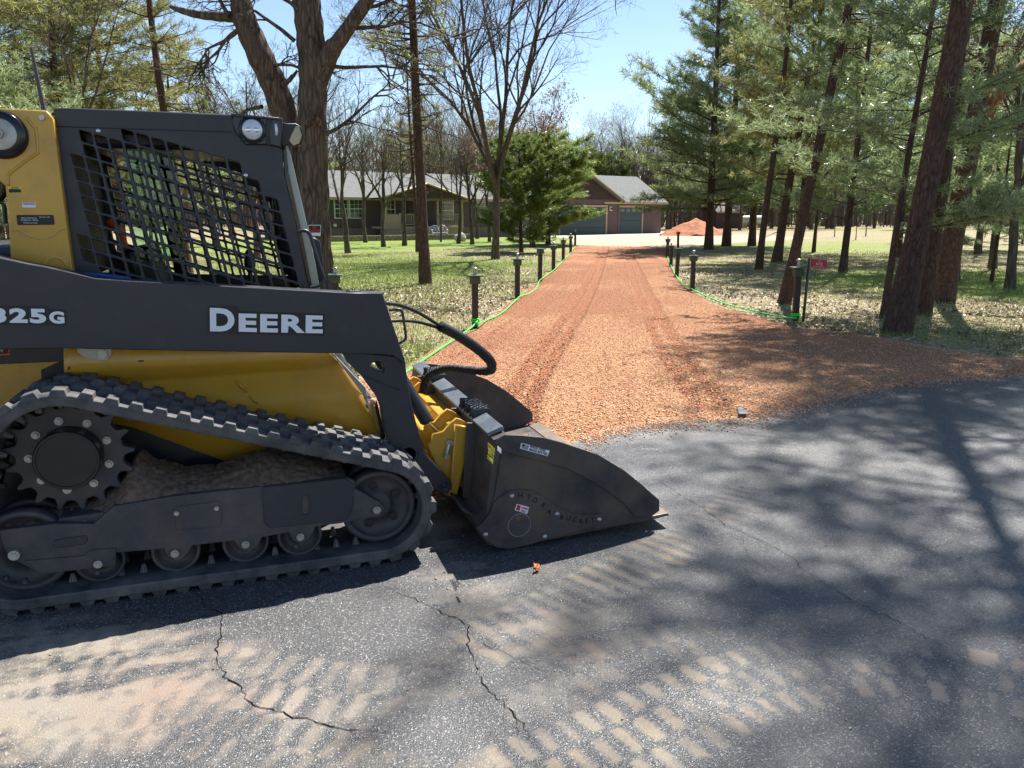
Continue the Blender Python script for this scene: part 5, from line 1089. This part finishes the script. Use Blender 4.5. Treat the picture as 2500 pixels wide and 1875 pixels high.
def gable(name, x0, x1, y0, y1, ze, zr, mat, parent, over=.4, th=.12):
    ym = (y0+y1)/2; sl = (zr-ze)/(ym-y0); a = y0-over; za = ze-over*sl; m = MB()
    P = [(a, za), (ym, zr), (y1+over, za)]; V = [(x, y, z) for x in (x0-over, x1+over) for y, z in P]+[(x, y, z-th) for x in (x0-over, x1+over) for y, z in P]
    m.add(V, [[0, 3, 4, 1], [1, 4, 5, 2], [6, 7, 10, 9], [7, 8, 11, 10], [0, 1, 7, 6], [1, 2, 8, 7], [3, 9, 10, 4], [4, 10, 11, 5], [0, 6, 9, 3], [2, 5, 11, 8]])
    r_ = m.build(name, mat, parent)
    g = MB()
    for x in (x0+.02, x1-.02): g.add([(x, y0, ze-.05), (x, y1, ze-.05), (x, ym, zr-.12)], [[0, 1, 2], [2, 1, 0]])
    g.build('gable_end', SIDG if parent.name.startswith('garage') else SID, parent)
    boxp('fascia', x0-over-.01, x1+over+.01, a-.03, a, za-th-.06, za-.02, TRIM, parent); return r_
gable('roof', -1.4, 17.5, 0, 8, 2.95, 4.72, sh_, hs)
window(hs, .55, 1.42, 1.45, 2.6); window(hs, 1.62, 2.5, 1.45, 2.6); window(hs, 8.65, 9.6, 1.35, 2.5, nx=1); window(hs, 11.6, 12.6, 1.45, 2.5)
boxp('shutter', .12, .42, -.03, -.001, 1.4, 2.66, SHUT, hs)
boxp('vent', .4, .62, -.04, -.001, .85, 1.05, WHT, hs)
boxp('front_door', 5.9, 6.85, -.05, -.002, .9, 2.75, paint('dark_door', (.02, .02, .02), .4), hs); window(hs, 4.0, 4.9, 1.4, 2.6)
pc = empty('porch', (-12.2+.819*3.1, 52+.574*3.1, 0), R(35)); bpy.data.objects.remove(pc)
boxp('deck', 3.1, 9.2, -2.2, -.01, .70, .86, BEI, hs); boxp('deck_skirt', 3.15, 5.7, -2.15, -2.10, .0, .70, BEI, hs); boxp('deck_skirt', 7.2, 9.15, -2.15, -2.10, .0, .70, BEI, hs)
st_ = MB()
for i in range(4): st_.box((6.45, -2.35-.28*i, .70-.19*i-.09), (1.2, .30, .17))
st_.build('steps', BEI, hs)
def rail(x0, x1, y):
    m = MB(); m.box(((x0+x1)/2, y, 1.66), (x1-x0, .09, .06)); m.box(((x0+x1)/2, y, .98), (x1-x0, .05, .05)); k = int((x1-x0)/.15)
    for i in range(k+1): m.box((x0+(x1-x0)*i/k, y, 1.32), (.045, .04, .64))
    for x in (x0, x1): m.box((x, y, 1.30), (.11, .11, .90))
    m.build('railing', BEI, hs)
rail(4.25, 5.75, -2.1); rail(7.2, 9.15, -2.1)
boxp('rail_panel', 3.12, 4.2, -2.14, -2.06, .86, 1.66, BEI, hs); m = MB()
for x in (5.8, 7.1): m.tube([(x, -2.2, 1.60), (x, -3.3, .78)], .045, 4); m.box((x, -3.3, .4), (.1, .1, .85))
m.build('stair_rail', BEI, hs)
for x in (3.2, 5.8, 7.15, 9.1): boxp('porch_post', x-.07, x+.07, -2.17, -2.03, .86, 2.75, BEI, hs)
m = MB(); V = [(2.8, -2.5, 2.74), (6.15, -2.5, 3.72), (9.5, -2.5, 2.74), (2.8, 2.0, 2.74), (6.15, 2.6, 3.72), (9.5, 2.0, 2.74)]
m.add(V+[(x, y, z-.1) for x, y, z in V], [[0, 1, 4, 3], [1, 2, 5, 4], [6, 9, 10, 7], [7, 10, 11, 8], [0, 6, 7, 1], [1, 7, 8, 2]]); m.build('porch_roof', sh_, hs)
m = MB(); m.add([(3.0, -2.42, 2.70), (9.3, -2.42, 2.70), (6.15, -2.42, 3.58)], [[0, 1, 2], [2, 1, 0]]); m.box((6.15, -2.40, 2.66), (6.4, .1, .14)); m.build('porch_gable', paint('gable_brown', (.13, .09, .065), .7), hs)
m = MB()
for s in (-1, 1): m.tube([(6.15+s*3.4, -2.53, 2.70), (6.15, -2.53, 3.68)], .07, 4)
m.build('gable_trim', TRIM, hs)
# garage
gx0, gy0 = 3.94, 64.7; ga = empty('garage', (gx0, gy0, 0), R(35)); tag(ga, 'mauve garage with two dark green doors at the end of the red drive', 'garage')
boxp('wall', -1.1, 6.5, 0, 8, 0, 2.95, SIDG, ga); boxp('wall', 6.5, 12.1, .35, 8, 0, 2.95, SIDG, ga)
gable('roof', 5.2, 12.1, .35, 7.9, 2.97, 5.16, sh_, ga)
m = MB(); V = [(-1.5, -.45, 2.78), (2.7, -.45, 5.10), (6.9, -.45, 2.78), (-1.5, 7.9, 2.78), (2.7, 7.9, 5.10), (6.9, 7.9, 2.78)]
m.add(V+[(x, y, z-.12) for x, y, z in V], [[0, 1, 4, 3], [1, 2, 5, 4], [6, 9, 10, 7], [7, 10, 11, 8], [0, 6, 7, 1], [1, 7, 8, 2]]); m.build('front_roof', sh_, ga)
m = MB(); m.add([(-1.1, -.005, 2.90), (6.5, -.005, 2.90), (2.7, -.005, 4.98)], [[0, 1, 2], [2, 1, 0]]); m.build('front_gable', SIDG, ga)
m = MB()
for s in (-1, 1): m.add([(2.7+s*4.25, -.47, 2.60), (2.7, -.47, 4.95), (2.7, -.47, 5.08), (2.7+s*4.25, -.47, 2.76)], [[0, 1, 2, 3], [3, 2, 1, 0]])
m.build('rake_trim', TRIM, ga)
for x0, x1 in ((.0, 4.95), (6.85, 9.55)):
    y = -.03 if x0 < 1 else .32; f = MB()
    for c_, d_ in ((((x0+x1)/2, y-.02, 2.36), (x1-x0+.36, .06, .16)), ((x0-.10, y-.02, 1.15), (.16, .06, 2.28)), ((x1+.10, y-.02, 1.15), (.16, .06, 2.28))): f.box(c_, d_)
    f.build('door_frame', TRIM, ga)
    d_ = MB()
    for k in range(4): d_.box(((x0+x1)/2, y+.01, .29+.57*k), (x1-x0-.02, .04, .555))
    d_ = d_.build('garage_door', GRD, ga, .008); k = max(4, round((x1-x0)/.68)); g = MB(); g2 = MB()
    for i in range(k): cx = x0+(x1-x0)*(i+.5)/k; g.box((cx, y-.022, 2.03), ((x1-x0)/k*.74, .02, .28)); g2.box((cx, y-.034, 2.03), ((x1-x0)/k*.60, .012, .19))
    g.build('window_trim', paint('door_light_frame', (.09, .14, .15), .5), d_); g2.build('door_window', WIN, d_)
for x, y in ((5.55, -.04), (10.15, .31)): 
    m = MB(); m.box((x, y, 2.16), (.30, .05, .36)); o = m.build('wall_light', WHT, ga, .005); m = MB(); m.box((x, y-.08, 2.16), (.13, .12, .2)); m.build('lantern', K['black'], o)
boxp('corner_trim', 6.42, 6.54, -.03, .0, 0, 2.8, SIDG, ga)
def shed(name, px, Y, w, h, d_, label, mat, rz=.5):
    o = empty(name, (X(px, Y), Y, 0), rz); boxp('wall', -w/2, w/2, 0, d_, 0, h, mat, o); gable('roof', -w/2, w/2, 0, d_, h, h+.9, paint('shed_roof', (.08, .06, .055), .8), o, .25); boxp('door', -.5, .5, -.04, -.002, 0, h*.85, paint('shed_door', (.05, .025, .022), .6), o); tag(o, label, 'shed')
shed('shed', 1782, 98, 4.4, 2.2, 3, 'low reddish-brown shed beyond the dirt pile, left of the white tank', paint('shed_brown', (.085, .040, .035), .7))
# propane tank
tk = empty('propane_tank', (X(1838, 103), 103, 0), .25); m = MB(); m.lathe((-1.9, 0, 1.0), (1, 0, 0), [(0, .02), (.05, .25), (.2, .45), (.45, .58), (3.35, .58), (3.6, .45), (3.75, .25), (3.8, .02)], 28); m.build('tank_body', paint('tank_white', (.60, .60, .57), .5), tk)
m = MB(); m.lathe((0, 0, 1.52), (0, 0, 1), [(0, .28), (.28, .27), (.36, .15), (.38, 0)], 18); m.build('dome_cap', K['white'], tk); m = MB(); m.box((-1.1, 0, .24), (.25, .9, .5)); m.box((1.1, 0, .24), (.25, .9, .5)); m.build('saddle', conc, tk); tag(tk, 'white horizontal propane tank seen between pine trunks on the right', 'tank')
# red dirt pile
def mound(name, c, rx, ry, h, mat, label, cat, seed, n=56):
    xs = np.linspace(-1, 1, n); Xg, Yg = np.meshgrid(xs, xs); rr = np.hypot(Xg, Yg); ang = np.arctan2(Yg, Xg)
    rr = rr*(1+.18*np.sin(ang*2+seed)+.08*np.sin(ang*5)); Z = h*np.clip(1-rr, 0, 1)**1.05*(1+.25*(fbm(Xg*3+5, Yg*3+5, 1, seed)-.5))+.09*h*(fbm(Xg+3, Yg+3, 7, seed+3)-.5)*(rr < .95)-.05
    i = (np.arange(n-1)[:, None]*n+np.arange(n-1)[None]).ravel(); k = (rr.ravel() < 1.02); Fc = np.stack([i, i+1, i+1+n, i+n], 1); Fc = Fc[k[Fc].any(1)]
    o = link(name, meshdata(name, np.stack([Xg.ravel()*rx, Yg.ravel()*ry, Z.ravel()], 1), Fc, mat, smooth=True)); o.location = (c[0], c[1], 0); tag(o, label, cat); return o
pm_ = paint('pile_gravel', (.36, .125, .055), .9, 0, .3, 2.5, .8, 14)
mound('dirt_pile', (X(1700, 64), 64), 3.0, 2.2, 1.5, pm_, 'heap of red gravel at the far end of the drive, right of the garage', 'gravel pile', 3)
mound('dirt_pile', (X(1755, 66), 66), 1.7, 1.2, .5, pm_, 'lower spill of red gravel at the right foot of the heap', 'gravel pile', 8)
# boulder, bench, garden wall
m = MB(); m.ball((0, 0, .22), .42, sq=(1, .7, .75), n=18, m=12); o = m.build('boulder', paint('pale_rock', (.38, .36, .33), .9, 0, .3, 4, .5, 12)); o.location = (X(1122, 49), 49, 0); o.scale = (.95, .95, .95)
t_ = bpy.data.textures.new('rock_noise', 'CLOUDS'); t_.noise_scale = .4; d_ = o.modifiers.new('d', 'DISPLACE'); d_.texture = t_; d_.strength = .25; tag(o, 'pale boulder on the lawn edge in front of the house', 'boulder')
bn = empty('garden_bench', (X(1072, 53.0), 53.0, 0), R(20)); tag(bn, 'white ornate two-seat metal bench before the porch', 'bench'); WB = paint('white_bench', (.75, .77, .80), .4)
m = MB(); 
for i in range(5): m.box((0, -.16+.09*i, .44), (1.08, .06, .03))
m.build('seat', WB, bn, .005); m = MB()
for cx in (-.28, .28):
    m.tube([(cx+.27*math.cos(a), .24, .70+.24*math.sin(a)) for a in [6.283*i/20 for i in range(21)]], .022, 6)
    for dx in (-.12, 0, .12): m.tube([(cx+dx, .24, .48), (cx+dx*.5, .24, .92)], .014, 5)
m.build('backrest', WB, bn)
for sx in (-1, 1):
    for sy in (-.2, .24): m = MB(); m.tube(bez([(sx*.5, sy, .44), (sx*.54, sy-.03, .25), (sx*.50, sy, .0)], 4), .02, 6); m.build('leg', WB, bn)
    m = MB(); m.tube(bez([(sx*.53, .24, .66), (sx*.55, .0, .68), (sx*.53, -.2, .62), (sx*.53, -.2, .45)], 4), .018, 6); m.build('armrest', WB, bn)
gw = empty('garden_wall', (-12.2+.574*3.6, 52-.819*3.6, 0), R(35)); m = MB()
for i in range(40):
    for j in range(2): m.box((-4.6+i*.34+(j*.17), 0, .09+.17*j), (.32, .30, .16))
m.build('stone_course', paint('wall_stone', (.24, .19, .15), .9, 0, .3, 3), gw, .01); tag(gw, 'low stone garden wall along the front of the house', 'garden wall')

# ================================================================== POSTS, LINE, SIGNS
def make_post(lamp=True, hgt=.62):
    p = empty('lamp_post'); m = MB(); m.box((0, 0, hgt/2-.05), (.085, .085, hgt+.1)); m.build('post', K['postbrown'], p, .004)
    m = MB(); m.box((0, 0, hgt+.055), (.135, .135, .10)); m.build('collar', K['capolive'], p, .003)
    m = MB(); m.box((0, 0, hgt+.122), (.205, .205, .020)); m.build('cap', K['capgreen'], p, .003)
    if lamp:
        z = hgt+.133; m = MB(); m.lathe((0, 0, z), (0, 0, 1), [(0, .030), (.012, .030), (.018, .016), (.024, .022), (.030, .022)], 16)
        for i in range(4): a = i*1.571+.4; m.cyl((.026*math.cos(a), .026*math.sin(a), z+.02), (.026*math.cos(a), .026*math.sin(a), z+.085), .003, n=5)
        m.build('lamp_body', K['lampmet'], p); m = MB(); m.lathe((0, 0, z+.084), (0, 0, 1), [(0, .028), (.0, .046), (.012, .040), (.022, .024), (.026, 0)], 18); m.build('lamp_shade', K['lampmet'], p)
        m = MB(); m.cyl((0, 0, z+.026), (0, 0, z+.084), .020, n=14); m.build('lamp_glass', paint('frosted_glass', (.5, .5, .45), .3), p)
    return p
PA, PB = make_post(True), make_post(False, .66); PG = 'brown lamp posts edging the drive'
ords = ['nearest', 'second', 'third', 'fourth', 'fifth', 'sixth', 'farthest']
PL = [(gr(1160, 801), True, 1.02), (gr(1263, 727), True, 1.02), (gr(1318, 687), False, 1.02), (gr(1351, 661), True, .98), (gr(1375, 637), True, 1.0), (gr(1393, 618), True, .98), (gr(1404, 601), True, 1.0)]
used = set()
def put(kind, xy, s, label, rz):
    src = PA if kind else PB
    o = src if src.name not in used and not used.add(src.name) else copy_tree(src)
    o.location = (xy[0], xy[1], 0); o.scale = (1, 1, s); o.rotation_euler = (random.gauss(0, .012), random.gauss(0, .012), rz); tag(o, label, 'lamp post', PG); return o
random.seed(4)
for i, (xy, k_, s) in enumerate(PL): put(k_, xy, s, f'{ords[i]} post on the left side of the drive' + (', with a lamp on top' if k_ else ', no lamp'), .2+.1*i)
put(True, (-2.62, 11.4), 1.0, 'post with green cap, half hidden beside the old oak', .2)
RP = [((1941, 787), True, 1.12, 'post with green cap beside the red number sign'), ((1690, 708), True, 1.0, 'second nearest post on the right side of the red drive'), ((1652, 676), False, .95, 'right-side post at the bend of the drive, without a lamp'), ((1638, 650), True, .88, 'short right-side post with lamp, just beyond the bend'), ((1629, 629), True, .95, 'far right-side post with lamp next to the red gravel end'), ((1655, 605), False, 1.0, 'farthest right-side post, standing before the gravel heap')]
for i, (p, k_, s, lab) in enumerate(RP): put(k_, gr(*p), s, lab, .1*i)
def string(name, px, z, label):
    m = MB(); P = [Vector(gr(p[0], p[1], p[2] if len(p) > 2 else z)+((p[2] if len(p) > 2 else z),)) for p in px]; m.tube(bez(P, 6), .011, 6); o = m.build(name, K['neon']); tag(o, label, 'string')
string('marking_line', [(905,965),(960,930),(1000,903),(1050,868),(1100,835),(1150,800,.08),(1164,786,.14),(1168,790,.10),(1185,783,.04),(1225,764),(1262,730,.06),(1272,722,.08),(1290,717),(1310,702),(1318,684,.08),(1335,672),(1352,659,.06),(1368,644),(1376,635,.06),(1386,624),(1394,616,.06),(1405,600,.06)], .03, 'bright green line strung along the left posts of the drive')
string('marking_line', [(1629,622,.06),(1632,636),(1639,650,.05),(1652,675,.06),(1668,692),(1690,706,.07),(1730,725),(1780,744),(1840,759),(1900,772),(1938,776,.10),(1945,777,.10)], .05, 'bright green line strung along the right posts of the drive')
for p in ((1160, 801), (1941, 787)):
    xy = gr(*p); m = MB(); m.tube([(xy[0]+.062*math.cos(a), xy[1]+.062*math.sin(a), .09+.05*a/12) for a in [i*.35 for i in range(36)]], .010, 5); m.tube([(xy[0]+.03, xy[1]-.07, .12), (xy[0]+.05, xy[1]-.09, .0)], .011, 5); o = m.build('line_knot', K['neon']); tag(o, 'green line wound round the foot of the '+('nearest left post' if p[0] == 1160 else 'post beside the red number sign'), 'string')
# red number sign
sb_ = gr(1960, 787); SY = sb_[1]; o = empty('address_sign', (sb_[0], SY, 0)); tag(o, 'red address sign numbered 618 on a leaning green stake', 'sign'); L_ = lambda x, y, dy=0.: Vector(atY(x, y, SY+dy))-Vector((sb_[0], SY, 0))
m = MB(); m.tube([Vector((0, 0, -.05)), L_(1977, 630)], .022, 4); m.build('stake', paint('stake_green', (.06, .075, .055), .6), o)
c1_, c2_, c3_, c4_ = L_(1979, 630, -.03), L_(2020, 634, -.03), L_(2019, 657, -.03), L_(1978, 653.5, -.03); ex = (c2_-c1_); ez = (c1_-c4_)
def quadplate(name, o_, X_, Y_, mat, parent, r=.02, th=.003):
    w_, h_ = X_.length, Y_.length; P = roundpoly([(0, 0), (w_, 0), (w_, h_), (0, h_)], r, 4); Xn, Yn = X_.normalized(), Y_.normalized(); Nn = Xn.cross(Yn)
    m = MB(); k = len(P); m.add([o_+Xn*a+Yn*b__ for a, b__ in P]+[o_+Xn*a+Yn*b__-Nn*th for a, b__ in P], [list(range(k)), list(range(k, 2*k))[::-1]]+[[i, i+k, (i+1) % k+k, (i+1) % k] for i in range(k)]); return m.build(name, mat, parent)
quadplate('sign_border', c4_, ex, ez, paint('sign_pink', (.62, .33, .33), .5), o, .02); quadplate('sign_face', c4_+ex*.02+ez*.035+Vector((0, -.003, 0)), ex*.96, ez*.93, K['dkred'], o, .017)
tx = paint('sign_letter', (.68, .58, .55), .5); q0 = c4_+Vector((0, -.005, 0))
text_on('sign_number', '618', q0+ex*.33+ez*.32, ex, ez, ex.length*.38, ez.length*.34, tx, o, .0); text_on('sign_lettering', 'TOWN', q0+ex*.43+ez*.76, ex, ez, ex.length*.20, ez.length*.11, tx, o); text_on('sign_lettering', 'LITTLE FARM RD', q0+ex*.16+ez*.12, ex, ez, ex.length*.66, ez.length*.11, tx, o)
# no trespassing sign on the oak
a_ = Vector(atY(753, 576, 15.45)); b2 = Vector(atY(783, 576, 15.45)); t2 = Vector(atY(753, 549, 15.45)); o = empty('warning_sign', a_); ex, ez = b2-a_, t2-a_; z0 = Vector((0, 0, 0))
tag(o, 'small red and black NO TRESPASSING sign nailed to the old oak', 'sign'); quadplate('sign_board', z0, ex, ez, K['white'], o, .004, .004); quadplate('sign_field', z0+ex*.04+ez*.30+Vector((0, -.003, 0)), ex*.92, ez*.64, K['decalblk'], o, .003)
text_on('sign_lettering', 'NO', z0+ex*.36+ez*.66+Vector((0, -.005, 0)), ex, ez, ex.length*.30, ez.length*.24, K['red'], o, .03); text_on('sign_lettering', 'TRESPASSING', z0+ex*.07+ez*.36+Vector((0, -.005, 0)), ex, ez, ex.length*.86, ez.length*.22, K['red'], o, .03)
# orange scrap, mat corner
m = MB(); oc = gr(1305, 1394); V = []; k = 16
for i in range(k):
    a = -1.9+3.6*i/(k-1); r0, r1 = .007, .019+.003*math.sin(i*2.1)
    V += [(r0*math.cos(a), r0*math.sin(a)*1.5, .004+.003*math.sin(i)), (r1*math.cos(a), r1*math.sin(a)*1.5, .013+.004*math.sin(i*1.3))]
m.add(V, [[2*i, 2*i+1, 2*i+3, 2*i+2] for i in range(k-1)]+[[2*i+2, 2*i+3, 2*i+1, 2*i] for i in range(k-1)]); o = m.build('orange_scrap', paint('orange_plastic', (.90, .25, .04), .5)); o.location = (oc[0], oc[1], .007); o.scale = (1.25, 1.25, 1.25); tag(o, 'small curled orange scrap on the asphalt in front of the bucket', 'scrap')
m = MB(); P = [gr(1799, 1001), gr(1805, 1002), gr(1828, 1022), gr(1803, 1022)]; m.add([(x, y, z) for x, y in P for z in (.034, .042)], [[0, 2, 4, 6], [1, 7, 5, 3], [0, 1, 3, 2], [2, 3, 5, 4], [4, 5, 7, 6], [6, 7, 1, 0]]); o = m.build('steel_plate_corner', paint('grey_plate', (.16, .17, .18), .6)); tag(o, 'grey corner of a buried plate poking out of the gravel edge', 'plate')
